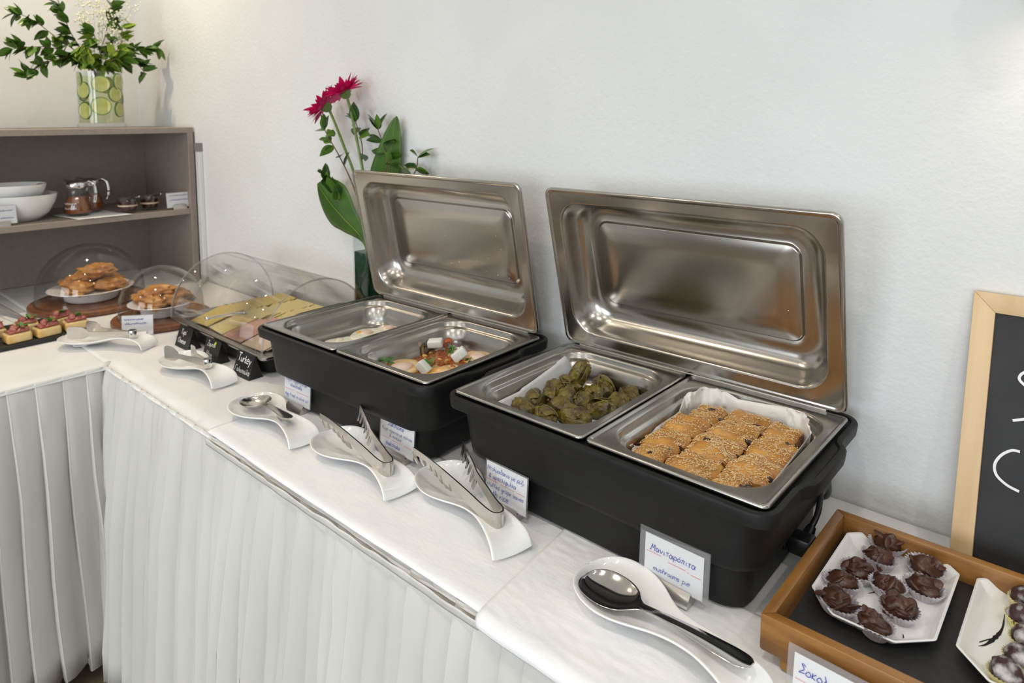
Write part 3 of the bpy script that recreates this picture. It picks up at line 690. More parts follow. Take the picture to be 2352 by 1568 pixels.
def dolma(x, y, z, L, r, rz, tilt, seed, roll, lab):
    t = thing('stuffed_vine_leaf', inpan(ch1, x, y, z), 'stuffed vine leaf roll '+lab, 'stuffed vine leaf', 'stuffed vine leaves in the pan', rot=(R(roll), R(tilt), R(rz)))
    def sh(d):
        k = 1+.30*abs(d.x)**2.5*(1-.5*abs(d.x)**6)+.10*math.sin(d.x*5+seed)*.6+.06*math.copysign(1, math.sin(math.atan2(d.z, d.y)*2+seed+d.x*2))*(1-abs(d.x))
        return k*(1+.20*noise.noise(d*3.6+Vector((seed, 0, 0))))
    MB().blob((0, 0, 0), (L/2, r, r*.92), .18, 2.3, seed*3.1, 20, 14, fn=sh).build('leaf_wrap', M['dolma'], t, smooth=24)
    rg = random.Random(seed)
    # loose edge of the leaf wrapped round the roll, and raised veins
    a0 = rg.uniform(0, 6)
    def wrap(u, v):
        an = a0+u*2.0; k = 1.10+.10*u; x = (v-.5)*L*(.85-.25*u)+.1*L*math.sin(an)
        q = math.sqrt(max(0, 1-(2*x/L)**2))*.4+.6
        return (x, r*k*q*math.cos(an), r*.92*k*q*math.sin(an))
    MB().grid(wrap, 9, 7).build('leaf_fold', M['dolma'], t, solid=.0006, off=0, smooth=60)
    vb = MB()
    for k in range(3):
        an = a0+1.0+k*.9; pts = []
        for q in range(6):
            x = (q/5-.5)*L*.7; aa = an+q*.16*(1 if k % 2 else -1); qq = math.sqrt(max(0, 1-(2*x/L)**2))*.35+.72
            pts.append((x, r*1.09*qq*math.cos(aa), r*1.0*qq*math.sin(aa)))
        vb.tube(pts, .0005, 4)
    vb.build('veins', M['vein'], t)
    if rg.random() < .6:
        s = rg.choice((-1, 1)); MB().blob((s*L*.47, rg.uniform(-.3, .3)*r, r*.2), (.005, .006, .005), .4, 4, seed, 8, 6).build('rice_filling', M['rice'], t)
DO = [(.072, .098, 0, .048, .0165, -32, 0), (.064, .138, 0, .042, .0150, -48, 0), (.066, .186, .001, .046, .0175, -58, 10), (.076, .226, 0, .046, .0165, -20, 0), (.086, .240, .024, .044, .0160, 40, -62), (.124, .262, 0, .052, .0165, -42, 0),
      (.132, .222, 0, .040, .0165, -30, 0), (.106, .180, .001, .042, .0170, -40, 0), (.140, .182, .002, .038, .0170, -75, 0), (.127, .140, .001, .048, .0175, -25, 0), (.122, .096, -.002, .044, .0150, -28, 0), (.163, .128, 0, .046, .0160, 15, 0),
      (.181, .180, 0, .044, .0170, 30, 0), (.184, .226, 0, .048, .0165, -55, 0), (.182, .264, 0, .050, .0150, -40, 0)]
DL = ['beside the front rim by the end wall', 'second from the front along the bare end wall', 'dark ended, lying on the paper fold', 'half hidden under the upright one', 'standing upright on top of the others', 'long, nearest to the lid wall',
      'short, behind the crossed pair', 'broad, in the middle of the pile', 'crossing the broad one with a rice end', 'long and torn, before the broad one', 'lowest, against the front rim', 'flat, against the front rim near the divider', 'against the divider with a brown end', 'third from the front along the divider', 'farthest along the divider']
for i, (x, y, z, L, r, rz, ti) in enumerate(DO): dolma(x, y, FL+.0175+z, L*1.12, r*1.08, rz, ti, i+1.3, i*40, DL[i])

# crumpled paper round the pie
def fcr(u, v):
    n = 1; P = rr(.0, .264, .0, .3235, .05, 0, 8); 
    e = .0315; q = rr(.269+e, .269+.264-e, e, .3235-e, .052, 0, 10); m = len(q); i = u*(m-1); k = int(i) % (m-1); f = i-int(i)
    a, b = q[k], q[(k+1) % m]; x = a[0]+(b[0]-a[0])*f; y = a[1]+(b[1]-a[1])*f
    cx, cy = .401, .1617; dx, dy = x-cx, y-cy; l = math.hypot(dx, dy)
    cr = (.0065*nz(x*38, y*38, v*1.6)+.004*nz(x*120, y*120, v*3.5))*(.4+v)-.003*v
    back = max(0, dy/.13)*.8+max(0, dx/.12)*.45
    top = -.040+.038*min(1.1, max(0, back*1.25+.25*max(0, -dx/.1)))+.011*nz(x*28, y*28, 4)+.006*nz(x*85, y*85, 9)
    z = -.050+(top+.050)*v
    out = (.0055 if v > .1 else .0)*v-.004*(1-v)
    return (x+dx/l*(out+cr-.003), y+dy/l*(out+cr-.003), z)
cp = MB().grid(fcr, 200, 9).build('paper_lining', M['bakepaper'], None, solid=.0003, off=0, smooth=25)
tag(cp, 'crumpled stained baking paper standing around the mushroom pie', 'baking paper'); cp.location = inpan(ch1, 0, 0, 0)
# pie, cut into pieces
seed_me = None
def pie_piece(x0, x1, y0, y1, idx, lab):
    cx, cy = (x0+x1)/2, (y0+y1)/2; hx, hy = (x1-x0)/2-.0004, (y1-y0)/2-.0004
    t = thing('pie_piece', inpan(ch1, cx, cy, FL+.002), lab, 'pie', 'pieces of mushroom pie', rz=R(rnd.uniform(-.8, .8)))
    rg = random.Random(idx); ht = .041+rg.uniform(-.0012, .0018); sl = rg.uniform(-.04, .04); sl2 = rg.uniform(-.03, .03)
    wx = max(0, abs(cx-.401)-.06); wy = max(0, abs(cy-.16)-.08)
    ht -= .06*wx+.05*wy
    def top(a, b):
        ed = max(abs(a), abs(b)); k = 1-max(0, (abs(a)**7+abs(b)**7)**(1/7)-.78)**1.7*2.1
        return ht*k+sl*a*hx+sl2*b*hy+.0075*nz((cx+a*hx)*38, (cy+b*hy)*38, 3)+.0028*nz((cx+a*hx)*110, (cy+b*hy)*110, 8)
    n = 15
    def g(u, v):
        a, b = u*2-1, v*2-1
        return (a*hx*(1-.05*b*b), b*hy*(1-.05*a*a), top(a, b))
    MB().grid(g, n, n).build('crust', M['crust'], t, smooth=60)
    rim = [g(i/(n-1), 0) for i in range(n)]+[g(1, i/(n-1)) for i in range(1, n)]+[g(1-i/(n-1), 1) for i in range(1, n)]+[g(0, 1-i/(n-1)) for i in range(1, n-1)]
    MB().loft([rim, [(x*.985, y*.985, z*.55) for x, y, z in rim], [(x*.98, y*.98, .001) for x, y, z in rim]], False, True).build('filling_side', M['pie_side'], t, smooth=30)
    sb = MB(); 
    for k in range(int(hx*hy*4/.0027*600*(.6+rg.random()*.7))):
        a, b = rg.uniform(-.96, .96), rg.uniform(-.96, .96)
        if nz(cx*60+a*1.3, cy*60+b*1.3, 7) < -.28: continue
        x, y, z = a*hx, b*hy, top(a, b)+.0005; an = rg.uniform(0, 6.3); c, s = math.cos(an), math.sin(an); L, w_, h_ = .0016, .00095, .0007
        v = [(L, 0, 0), (0, w_, 0), (-L*.8, 0, 0), (0, -w_, 0), (0, 0, h_)]
        sb.add([(x+p*c-q*s, y+p*s+q*c, z+r_) for p, q, r_ in v], [(0, 1, 4), (1, 2, 4), (2, 3, 4), (3, 0, 4)])
    o = sb.build('sesame_seeds', M['sesame'], t, smooth=0); o['kind'] = 'stuff'
    for q in range(rg.choice((1, 2, 2))):
        a, b = rg.choice(((rg.uniform(-.7, .7), .93), (.93, rg.uniform(-.7, .7)), (rg.uniform(-.5, .5), rg.uniform(-.5, .5))))
        MB().blob((a*hx, b*hy, top(a, b)-.0022), (rg.uniform(.004, .009), rg.uniform(.002, .004), .0042), .5, 4, idx+q, 11, 8, M=RZ(rg.uniform(-25, 25)).to_3x3()).build('mushroom_bit', M['olive'], t)
    ff = [rg.uniform(-.8, .8) for _ in range(3)]
k = 0
xs = [.3060, .367, .436, .4985]; ys = [.033, .096, .160, .224, .286]
for i in range(3):
    for j in range(4):
        sh = (-.010, .012, -.004)[i]
        x0, x1, y0, y1 = xs[i], xs[i+1], ys[j]+(sh if j else 0), ys[j+1]+(sh if j < 3 else 0)
        if i == 0 and j == 0: x0 += .010; y0 += .010
        if i == 0 and j == 3: x0 += .012; y1 -= .014
        if i == 2 and j == 0: x1 -= .020; y0 += .012
        if i == 2 and j == 3: x1 -= .014; y1 -= .010
        pie_piece(x0, x1, y0, y1, k, 'sesame pie piece in the %s, %s' % (['row along the pan divider', 'middle row', 'row along the outer end wall'][i], ['next to the front rim', 'second from the front rim', 'second from the lid', 'next to the lid'][j])); k += 1

def fried_egg(ch, x, y, rx, ry, rz, label, m, ym, seed, z=0, spot=False, yo=(0, 0), yr=.4):
    t = thing('fried_egg', inpan(ch, x, y, FL+z), label, 'egg', None, R(rz))
    n = 26; rings = []
    for f, h in ((1.0, .0008), (.99, .0035), (.93, .0055), (.75, .0062), (.45, .0075), (.12, .008)):
        rings.append([(rx*f*math.cos(a)*(1+.18*nz(math.cos(a)*1.6, math.sin(a)*1.6, seed)*f), ry*f*math.sin(a)*(1+.18*nz(math.cos(a)*1.6, math.sin(a)*1.6, seed)*f), h+.0025*nz(math.cos(a)*f*3, math.sin(a)*f*3, seed+2)*(f < .99)) for a in [2*math.pi*k/n for k in range(n)]])
    MB().loft(rings, False, True).build('egg_white', m, t, smooth=60)
    MB().blob((rx*yo[0], ry*yo[1], .0060), (rx*yr, ry*yr, .0075), .15, 2, seed, 18, 10).build('yolk', ym, t, smooth=60)
    if spot: MB().blob((-rx*.35, -ry*.25, .0085), (rx*.16, ry*.14, .003), .3, 3, seed, 10, 6).build('yolk_spot', M['yolk_y'], t)
    return t
fried_egg(ch2, .098, .135, .034, .050, -8, 'flat plain fried egg lying lowest in the pan', M['egg'], M['egg'], 1.2, .0, yr=.2)
fried_egg(ch2, .106, .205, .036, .046, 6, 'fried egg with a pink filmed yolk and orange spot', M['egg'], M['yolk'], 4.2, .004, True)
fried_egg(ch2, .116, .262, .032, .034, -12, 'fried egg lying against the far end of the pan', M['egg'], M['yolk'], 7.7, .003, yr=.5)

# shakshuka
t = thing('tomato_sauce', inpan(ch2, .385, .185, FL), 'chunky orange brown tomato and pepper sauce in the pan', 'sauce')
n = 40; rings = []
for f, h in ((1, .0006), (.97, .003), (.85, .007), (.6, .012), (.3, .015), (.05, .016)):
    rings.append([(.094*f*math.cos(a)*(1+.15*nz(math.cos(a)*2, math.sin(a)*2, 3)),   .122*f*math.sin(a)*(1+.15*nz(math.cos(a)*2, math.sin(a)*2, 3)), h+.004*nz(math.cos(a)*f*6, math.sin(a)*f*6, 1)*(f < .9)) for a in [2*math.pi*q/n for q in range(n)]])
MB().loft(rings, False, True).build('sauce_pool', M['sauce'], t, smooth=60, sub=1)
for i in range(72):
    a = rnd.uniform(0, 6.28); f = rnd.random()**.6*.9
    m = rnd.choice(['sauce2', 'sauce2', 'pepper_g', 'sauce', 'nut'])
    s = rnd.uniform(.004, .009)
    MB().blob((.085*f*math.cos(a), .115*f*math.sin(a), .012*(1-f*f)+.003), (s, s*rnd.uniform(.4, .8), s*.6), .4, 3, i, 9, 6, M=RZ(rnd.uniform(0, 180)).to_3x3()).build('vegetable_chunk', M[m], t, smooth=50)
MB().tube(cat([(-.075, .01, .008), (-.080, .012, .020), (-.086, .010, .027), (-.082, .004, .030)], 5), [.004]*15+[.006], 8).build('pepper_curl', M['pepper_g'], t)
fried_egg(ch2, .345, .105, .040, .046, 15, 'sauced egg with an orange edge beside the white cheese wedge', M['egg_or'], M['yolk'], 2.2, .010, yo=(.1, -.1), yr=.55)
fried_egg(ch2, .425, .145, .042, .040, 35, 'sauced egg half hidden behind the pan rim', M['egg_or'], M['egg_or'], 5.1, .008, yr=.4)
fried_egg(ch2, .425, .245, .040, .036, 10, 'sauced egg with a pale yolk at the far end of the shakshuka', M['egg_or'], M['yolk'], 8.4, .010, yr=.5)
def feta(x, y, z, sx, sy, sz, rot, label):
    o = MB().box(-sx, sx, -sy, sy, -sz, sz); q = MB()
    q.v = [(a*(1+.12*nz(a*300, b*300, c*300)), b*(1+.15*nz(b*300, c*300, 3)), c*(1+.1*nz(c*300, a*300, 8))) for a, b, c in o.v]; q.f = o.f
    b = q.build('white_cheese_cube', M['feta'], None, bevel=.003, seg=3, smooth=60); b.location = inpan(ch2, x, y, FL+z); b.rotation_euler = [R(a) for a in rot]
    tag(b, label, 'cheese')
feta(.321, .222, .028, .016, .010, .0085, (8, -6, 35), 'block of white cheese beside the rolled red pepper')
feta(.407, .208, .026, .016, .011, .010, (-10, -35, 55), 'tilted block of white cheese over green parsley')
feta(.397, .118, .022, .014, .009, .009, (0, 40, 20), 'wedge of white cheese between two sauced eggs')
rp = MB().grid(lambda u, v: (.0085*math.cos(u*4.6)*(1+.1*v), (v-.5)*.016, .0085*math.sin(u*4.6)), 14, 4).build('red_pepper_curl', M['sauce2'], None, solid=.003, smooth=60)
rp.location = inpan(ch2, .336, .247, FL+.024); rp.rotation_euler = (R(10), 0, R(40)); tag(rp, 'curled strip of red pepper behind the white cheese block', 'pepper')
hm = MB()
def leafgrid(L, w, bend=.15, nu=7, nv=4, tip=1.0):
    def g(u, v):
        ww = w*math.sin(math.pi*min(1, u**.75*1.0))**.85*(1-.0*u) if 0 < u < 1 else .0004
        t = v*2-1
        return (u*L, t*ww, -bend*L*u*u+.18*ww*abs(t))
    return MB().grid(g, nu, nv)
hme = leafgrid(.016, .0042, .3).mesh('leaflet', M['herb'], smooth=60)
for (x, y, z, nn, lb) in ((.300, .205, .022, 5, 'parsley sprig under the white cheese block'), (.385, .205, .026, 8, 'large parsley sprig in the middle of the sauce'), (.318, .092, .022, 5, 'parsley sprig on the sauced egg'), (.395, .140, .020, 5, 'parsley sprig behind the white cheese wedge'), (.438, .200, .020, 4, 'parsley sprig by the pan side wall')):
    t = thing('parsley_sprig', inpan(ch2, x, y, FL+z), lb, 'herb')
    MB().tube([(0, 0, -.004), (.004, .003, .003), (.009, .004, .012)], .0006, 5).build('stalk', M['herb'], t)
    for q in range(nn): place(hme, 'leaflet', t, T3(.003*math.cos(q), .003*math.sin(q), .002*q*.6) @ RZ(q*137+20) @ RY(rnd.uniform(-55, 5)) @ RX(rnd.uniform(-40, 40)))
#PART4
# ------------------------------------------------------------------ wooden tray with chocolates
TX0, TX1, TY0, TY1, TH = .541, 1.06, -.030, .252, .065
t = thing('wooden_tray', ((TX0+TX1)/2, (TY0+TY1)/2, TT+.0065), 'brown acacia tray with a black lining and raised feet', 'tray')
hx, hy = (TX1-TX0)/2, (TY1-TY0)/2; wt = .013; z0, z1 = .014, TH-.0065
def wallp(pts, m): # mitred side: plan quad extruded
    mb = MB(); v = [(x, y, z0) for x, y in pts]+[(x, y, z1) for x, y in pts]
    mb.add(v, [(3, 2, 1, 0), (4, 5, 6, 7), (0, 1, 5, 4), (1, 2, 6, 5), (2, 3, 7, 6), (3, 0, 4, 7)]); return mb.build('side_rail', M[m], t, bevel=.0018, seg=2, smooth=40)
o_, i_ = (hx, hy), (hx-wt, hy-wt)
wallp([(-hx, -hy), (hx, -hy), (hx-wt, -hy+wt), (-hx+wt, -hy+wt)], 'acacia')
wallp([(-hx, hy), (hx, hy), (hx-wt, hy-wt), (-hx+wt, hy-wt)], 'acacia')
wallp([(-hx, -hy), (-hx, hy), (-hx+wt, hy-wt), (-hx+wt, -hy+wt)], 'acacia_y')
wallp([(hx, -hy), (hx, hy), (hx-wt, hy-wt), (hx-wt, -hy+wt)], 'acacia_y')
MB().box(-hx+wt-.001, hx-wt+.001, -hy+wt-.001, hy-wt+.001, .016, .026).build('lining', M['tray_black'], t, smooth=0)
for sx in (-1, 1):
    for sy in (-1, 1):
        MB().box(sx*(hx-.045)-.022, sx*(hx-.045)+.022, sy*(hy-.012)-.010, sy*(hy-.012)+.010, 0, .0145).build('foot', M['acacia'], t, bevel=.002, smooth=40)
TZ = TT+.0065+.026
def octring(hx, hy, c, z): return [(hx, -hy+c, z), (hx, hy-c, z), (hx-c, hy, z), (-hx+c, hy, z), (-hx, hy-c, z), (-hx, -hy+c, z), (-hx+c, -hy, z), (hx-c, -hy, z)]
def oct_plate(cx, cy, rz, label):
    p = thing('octagonal_plate', (cx, cy, TZ), label, 'plate', None, R(rz)); H, V, c = .0675, .108, .034
    def rg(e, z): return octring(H-e, V-e, c-e*.35, z)
    o = MB().loft([rg(.018, 0), rg(.016, 0), rg(.006, .0085), rg(.0005, .0150), rg(.0, .0160), rg(.001, .0168), rg(.0025, .0164), rg(.009, .0085), rg(.015, .0048), rg(.019, .0040), rg(.03, .0040)], True, True
             ).build('plate_body', M['ceramic'], p, bevel=.0016, seg=2, smooth=50)
    return p
oct_plate(.6305, .152, 0, 'white octagonal plate with chocolate almond clusters in paper cups')
oct_plate(.7835, .158, 0, 'white octagonal plate with powdered chocolates in yellow cups')
def cup_mesh(m, r0=.0125, r1=.0185, h=.013, n=56, name='paper_cup'):
    rings = []
    for f in (0, .12, .5, 1.0):
        rings.append([((r0+(r1-r0)*f+(.0010*f+.0002)*(1 if k % 2 else -1))*math.cos(2*math.pi*k/n), (r0+(r1-r0)*f+(.0010*f+.0002)*(1 if k % 2 else -1))*math.sin(2*math.pi*k/n), h*f+.0004+(.0005 if k % 2 else 0)*f) for k in range(n)])
    return MB().loft(rings, True, False).mesh(name, m, smooth=20)
cup1 = cup_mesh(M['cup']); cup2 = cup_mesh(M['cup_y'], .012, .0175, .014)
fl_me = [MB().blob((0, 0, 0), (.0080+.001*k, .0064, .0019), .18, 1.8, k*3.3, 16, 9).mesh('almond_flake', M['choc'], smooth=60) for k in range(4)]
lump_me = [MB().blob((0, 0, 0), (.0135, .0115, .0085), .35, 2.4, k*5.1, 18, 12).mesh('chocolate_lump', M['choc'], smooth=60) for k in range(4)]
PZ = TZ+.0042
CH = [(.612, .238, 20, 1.15, 8), (.611, .196, -25, 1.1, -5), (.662, .215, -35, 1.2, 10), (.598, .150, -30, 1.1, 6), (.589, .112, 10, 1.1, -8), (.634, .143, 5, 1.05, 0), (.669, .170, -20, 1.15, 8), (.595, .071, -25, 1.25, -4), (.655, .108, -40, 1.15, 6), (.640, .060, -30, 1.05, 0)]
CL = ['leaning back out of its cup beside the tray rail', 'showing a broken yellow almond', 'by the chalkboard side of its plate', 'stacked close behind the drizzled cup', 'in a cup drizzled with chocolate', 'in the middle of the plate', 'with spread flakes nearest the powdered pralines', 'with long sticks beside the tray corner', 'with one flake standing upright', 'in the cup nearest the chocolates card']
for i, (x, y, rz, s, tl) in enumerate(CH):
    t = thing('chocolate_cluster', (x, y, PZ), 'chocolate almond cluster '+CL[i], 'chocolate', 'chocolate almond clusters on the octagonal plate', rot=(R(tl*.5), 0, R(rz)))
    rg = random.Random(i*13+5)
    s *= 1.05; place(cup1, 'paper_cup', t, Matrix.Diagonal((s*1.08, s*.90, 1.1, 1)))
    place(lump_me[i % 4], 'chocolate_lump', t, T3(0, 0, .012) @ RZ(rg.uniform(0, 360)) @ Matrix.Scale(1.10*s, 4))
    for k in range(10):
        a = rg.uniform(0, 6.28); q = rg.uniform(.002, .012)
        place(fl_me[k % 4], 'almond_flake', t, T3(q*math.cos(a)*1.15*s, q*math.sin(a)*s, .0135+rg.uniform(0, .0075)-q*.25) @ RZ(rg.uniform(0, 360)) @ RY(rg.uniform(-55, 55)) @ RX(rg.uniform(-50, 50)) @ Matrix.Scale(rg.uniform(.85, 1.15)*s, 4))
    if i == 1: MB().blob((.006, -.009, .017), (.0022, .0016, .0026), .3, 3, 1, 8, 6).build('almond_break', M['nut'], t)
pr = [MB().blob((0, 0, 0), (.0165, .0148, .0125), .16, 2.5, k*7.3, 26, 18, fn=lambda d: 1+.03*noise.noise(d*14)).mesh('praline', M['choc_powder'], smooth=70) for k in range(3)]
for i, (x, y, rz) in enumerate([(.768, .222, 10), (.768, .183, -30), (.776, .145, 20), (.774, .108, -15), (.764, .073, 30), (.808, .20, 0), (.813, .16, 40), (.808, .115, 0), (.803, .075, 20)]):
    t = thing('powdered_praline', (x, y, PZ), ORD[i if i < 5 else i-5]+' powdered praline in the row by the plate '+('edge' if i < 5 else 'middle')+', counted from the wall', 'chocolate', 'powdered pralines on the octagonal plate', R(rz))
    place(cup2, 'paper_cup', t, Matrix.Diagonal((1.08, .96, 1, 1))); place(pr[i % 3], 'praline', t, T3(0, 0, .0155) @ RZ(i*70))
# black vein drawn on the second plate
def stroke(mb, pts, wd, z):
    P = cat([(x, y, 0) for x, y in pts], 5); v = []
    for i, p in enumerate(P):
        d = (P[min(i+1, len(P)-1)]-P[max(i-1, 0)]).normalized(); n = Vector((-d.y, d.x, 0)); w2 = wd*(.5+.9*abs(nz(i*.45, 0, 3)))*math.sin(math.pi*min(1, max(.06, i/(len(P)-1))))
        v += [tuple(p+n*w2+Vector((0, 0, z))), tuple(p-n*w2+Vector((0, 0, z)))]
    mb.add(v, [(2*i, 2*i+1, 2*i+3, 2*i+2) for i in range(len(P)-1)])
pl2 = [o for o in bpy.data.objects if o.name.startswith('octagonal_plate')][1]
VEIN = [(-.0345, .040), (-.0335, .010), (-.0375, -.012), (-.0445, -.033), (-.0515, -.042)]
mb = MB(); stroke(mb, VEIN, .0030, .0044); stroke(mb, [(VEIN[2][0], VEIN[2][1]), (VEIN[3][0]-.004, VEIN[3][1]+.003), (VEIN[4][0]-.004, VEIN[4][1])], .0014, .0044)
mb.build('black_vein_print', M['gloss_black'], pl2, smooth=0)
pl1 = [o for o in bpy.data.objects if o.name.startswith('octagonal_plate')][0]
mb = MB(); stroke(mb, [(-.012, .012), (-.006, -.004), (-.010, -.016), (-.016, -.024)], .0014, .0044); stroke(mb, [(.034, -.070), (.036, -.077), (.034, -.082)], .0014, .0044)
mb.build('black_vein_print', M['gloss_black'], pl1, smooth=0)
card((.645, -.049, TT+.0075), R(-2), .120, .038, [('Σοκολατάκια', .05, .52, .58), ('Σπ', .40, .12, .09)], 'handwritten card for chocolates leaning before the wooden tray', rule=[(.02, .45, .30), (.5, .97, .29)], tilt=5, hl='steel bar holding the chocolates card', z0=.004, sl=.007)

# ------------------------------------------------------------------ chalkboard leaning on the wall
cbx, cw, chh = .6745, .46, .392
t = thing('chalkboard', (cbx, .300, TT+.002), 'black chalkboard in a pale wooden frame leaning on the white wall', 'chalkboard', rot=(R(-10.2), 0, 0))
fw = .0265
def rail(pts, m='board_wood'):
    v = [(x, y, z) for y in (0, .014) for x, z in pts]
    MB().add(v, [(0, 1, 2, 3), (7, 6, 5, 4), (0, 4, 5, 1), (1, 5, 6, 2), (2, 6, 7, 3), (3, 7, 4, 0)]).build('frame_rail', M[m], t, bevel=.001, smooth=30)
rail([(0, 0), (fw, fw), (fw, chh-fw), (0, chh)]); rail([(cw, 0), (cw-fw, fw), (cw-fw, chh-fw), (cw, chh)])
rail([(0, 0), (cw, 0), (cw-fw, fw), (fw, fw)]); rail([(0, chh), (cw, chh), (cw-fw, chh-fw), (fw, chh-fw)])
MB().box(fw-.002, cw-fw+.002, .005, .010, fw-.002, chh-fw+.002).build('slate_panel', M['blackboard'], t, smooth=0)
def chalk(pts, wd=.0017):
    P = cat([(x, .0045, z) for x, z in pts], 6); v = []
    for i, p in enumerate(P):
        d = (P[min(i+1, len(P)-1)]-P[max(i-1, 0)]).normalized(); n = Vector((-d.z, 0, d.x))
        v += [tuple(p+n*wd), tuple(p-n*wd)]
    MB().add(v, [(2*i, 2*i+1, 2*i+3, 2*i+2) for i in range(len(P)-1)]).build('chalk_stroke', M['chalk'], t, smooth=0)
def bp(pts): return [(x-cbx, (z+.175)/math.cos(R(10.2))*1.0) for x, z in pts]
chalk(bp([(.775, .112), (.752, .118), (.738, .112), (.734, .103), (.742, .095), (.756, .086), (.762, .070), (.750, .056), (.731, .047)]))
chalk(bp([(.742, .009), (.733, .008), (.722, -.002), (.716, -.016), (.719, -.029), (.731, -.038), (.745, -.042)]))
chalk(bp([(.80, .10), (.80, .055), (.81, .05), (.82, .06)])); chalk(bp([(.79, .085), (.82, .088)])); chalk(bp([(.77, -.04), (.78, .008), (.79, -.04)]))

# ------------------------------------------------------------------ tall green glass vase with gerberas behind the second dish
VX, VY = -.678, .340
t = thing('flower_vase', (VX, VY, TT+.001), 'tall square glass vase with dark green water behind the chafing dish', 'vase')
MB().loft([rr(-.034, .034, -.034, .034, .006, z, 3) for z in (0, .004)]+[rr(-.034, .034, -.034, .034, .006, .322, 3), rr(-.0315, .0315, -.0315, .0315, .005, .322, 3), rr(-.0315, .0315, -.0315, .0315, .005, .008, 3)], True, True).build('glass_body', M['glass'], t, smooth=30)
MB().loft([rr(-.0312, .0312, -.0312, .0312, .005, z, 3) for z in (.0085, .270)], True, True).build('green_water', M['green_glass'], t, smooth=30)
leaf_me = {k: leafgrid(.036, .0095, .12, 8, 5).mesh('leaf', M[k], smooth=60) for k in ('leaf', 'leaf_d', 'leaf_l')}
small_me = {k: leafgrid(.024, .0055, .1, 7, 3).mesh('leaf', M[k], smooth=60) for k in ('leaf', 'leaf_d', 'leaf_l')}
def aim(d, spin=0):
    d = Vector(d).normalized(); return d.to_track_quat('X', 'Z').to_matrix().to_4x4() @ RX(spin)
pet_me = leafgrid(.043, .0072, .10, 8, 4).mesh('petal', M['petal'], smooth=60)
def gerbera(head, axis, path, label):
    base = Vector((VX, VY, TT+.012))
    t = thing('gerbera', base, label, 'flower')
    P = [Vector(p)-base for p in path]
    MB().tube(cat(P, 6), .0036, 8).build('stem', M['stem'], t)
    Q = Vector(axis).normalized().to_track_quat('Z', 'Y').to_matrix().to_4x4(); H = T3(*(Vector(head)-base)) @ Q @ Matrix.Scale(1.16, 4)
    place(MB().lathe([(.003, -.010), (.010, -.006), (.0145, .004), (.013, .008), (.0001, .009)], 18).mesh('calyx', M['stem']), 'calyx', t, H)
    place(MB().lathe([(.014, .008), (.012, .013), (.0001, .014)], 18).mesh('flower_disc', M['petal']), 'flower_disc', t, H)
    rg = random.Random(label)
    for k in range(54):
        lay = k % 3
        place(pet_me, 'petal', t, H @ RZ(k*360/54+rg.uniform(-4, 4)) @ T3(.010, 0, .006) @ RY(-([38, 22, 6][lay]+rg.uniform(-10, 10))) @ Matrix.Scale(rg.uniform(.82, 1.08), 4) @ RX(rg.uniform(-25, 25)))
Z = lambda z: z+.975
gerbera((-.7415, .320, Z(.512)), (-.40, -.38, .83), [(-.672, .335, TT+.02), (-.672, .330, Z(.16)), (-.680, .325, Z(.30)), (-.703, .322, Z(.40)), (-.722, .320, Z(.47)), (-.736, .320, Z(.503))], 'magenta gerbera standing taller on its long green stem')
gerbera((-.826, .318, Z(.478)), (-.58, -.48, .62), [(-.684, .338, TT+.02), (-.680, .333, Z(.16)), (-.715, .325, Z(.29)), (-.760, .320, Z(.38)), (-.795, .318, Z(.44)), (-.818, .318, Z(.472))], 'magenta gerbera bending lower with a drooping petal')
def branch(name, path, leaves, label, rad=.0022, big=1.25, cats='branch', lm=None, base=None, mat_='twig', grp=None):
    base = Vector(base) if base else Vector((VX, VY, TT+.012)); t = thing(name, base, label, cats, grp)
    P = cat([Vector(p)-base for p in path], 6); MB().tube(P, [rad*(1.1-.55*i/(len(P)-1)) for i in range(len(P))], 7).build('twig', M[mat_], t)
    rg = random.Random(label)
    for (f, side, n) in leaves:
        p = P[int(f*(len(P)-1))]
        for k in range(n):
            d = Vector((side[0]+rg.uniform(-.35, .35), side[1]+rg.uniform(-.35, .35), side[2]+rg.uniform(-.35, .35)))
            me = (lm or leaf_me)[rg.choice(['leaf', 'leaf_d', 'leaf_d', 'leaf'] if lm is None else ['leaf', 'leaf', 'leaf_d', 'leaf_l'])]
            place(me, 'leaf', t, T3(*p) @ aim(d, rg.uniform(-60, 60)) @ Matrix.Scale(big*rg.uniform(.85, 1.2), 4))
    return t
vb = (-.676, .336, Z(.05))
branch('leafy_twig', [vb, (-.676, .328, Z(.16)), (-.712, .315, Z(.27)), (-.765, .312, Z(.345)), (-.815, .31, Z(.40)), (-.835, .31, Z(.425))],
       [(.55, (-.3, 0, .9), 1), (.62, (.8, -.2, .2), 1), (.72, (-1, 0, -.2), 2), (.76, (-.9, 0, .2), 2), (.84, (.9, -.1, .35), 2), (.9, (-.9, 0, .4), 2), (.95, (.3, 0, 1), 2), (1, (-.5, 0, 1), 2)], 'leafy green twig reaching out beneath the lower gerbera')
branch('leafy_twig', [vb, (-.670, .335, Z(.18)), (-.690, .330, Z(.30)), (-.690, .330, Z(.38)), (-.716, .33, Z(.44))],
       [(.7, (.9, 0, .1), 1), (.85, (.9, 0, .25), 2), (.92, (-.8, 0, .1), 2), (1, (.2, 0, 1), 2), (1, (-.6, 0, .6), 2)], 'leafy green twig standing behind the taller gerbera stem')
branch('leafy_twig', [vb, (-.655, .345, Z(.20)), (-.610, .345, Z(.31)), (-.610, .345, Z(.36)), (-.640, .345, Z(.42))],
       [(.60, (1, 0, .05), 2), (.7, (1, 0, .3), 2), (.75, (-1, 0, .1), 2), (.85, (1, 0, .1), 2), (.9, (-.9, 0, .2), 3), (1, (-.4, 0, .9), 2), (1, (.3, 0, 1), 2)], 'leafy green twig in front of the tall pointed leaf')
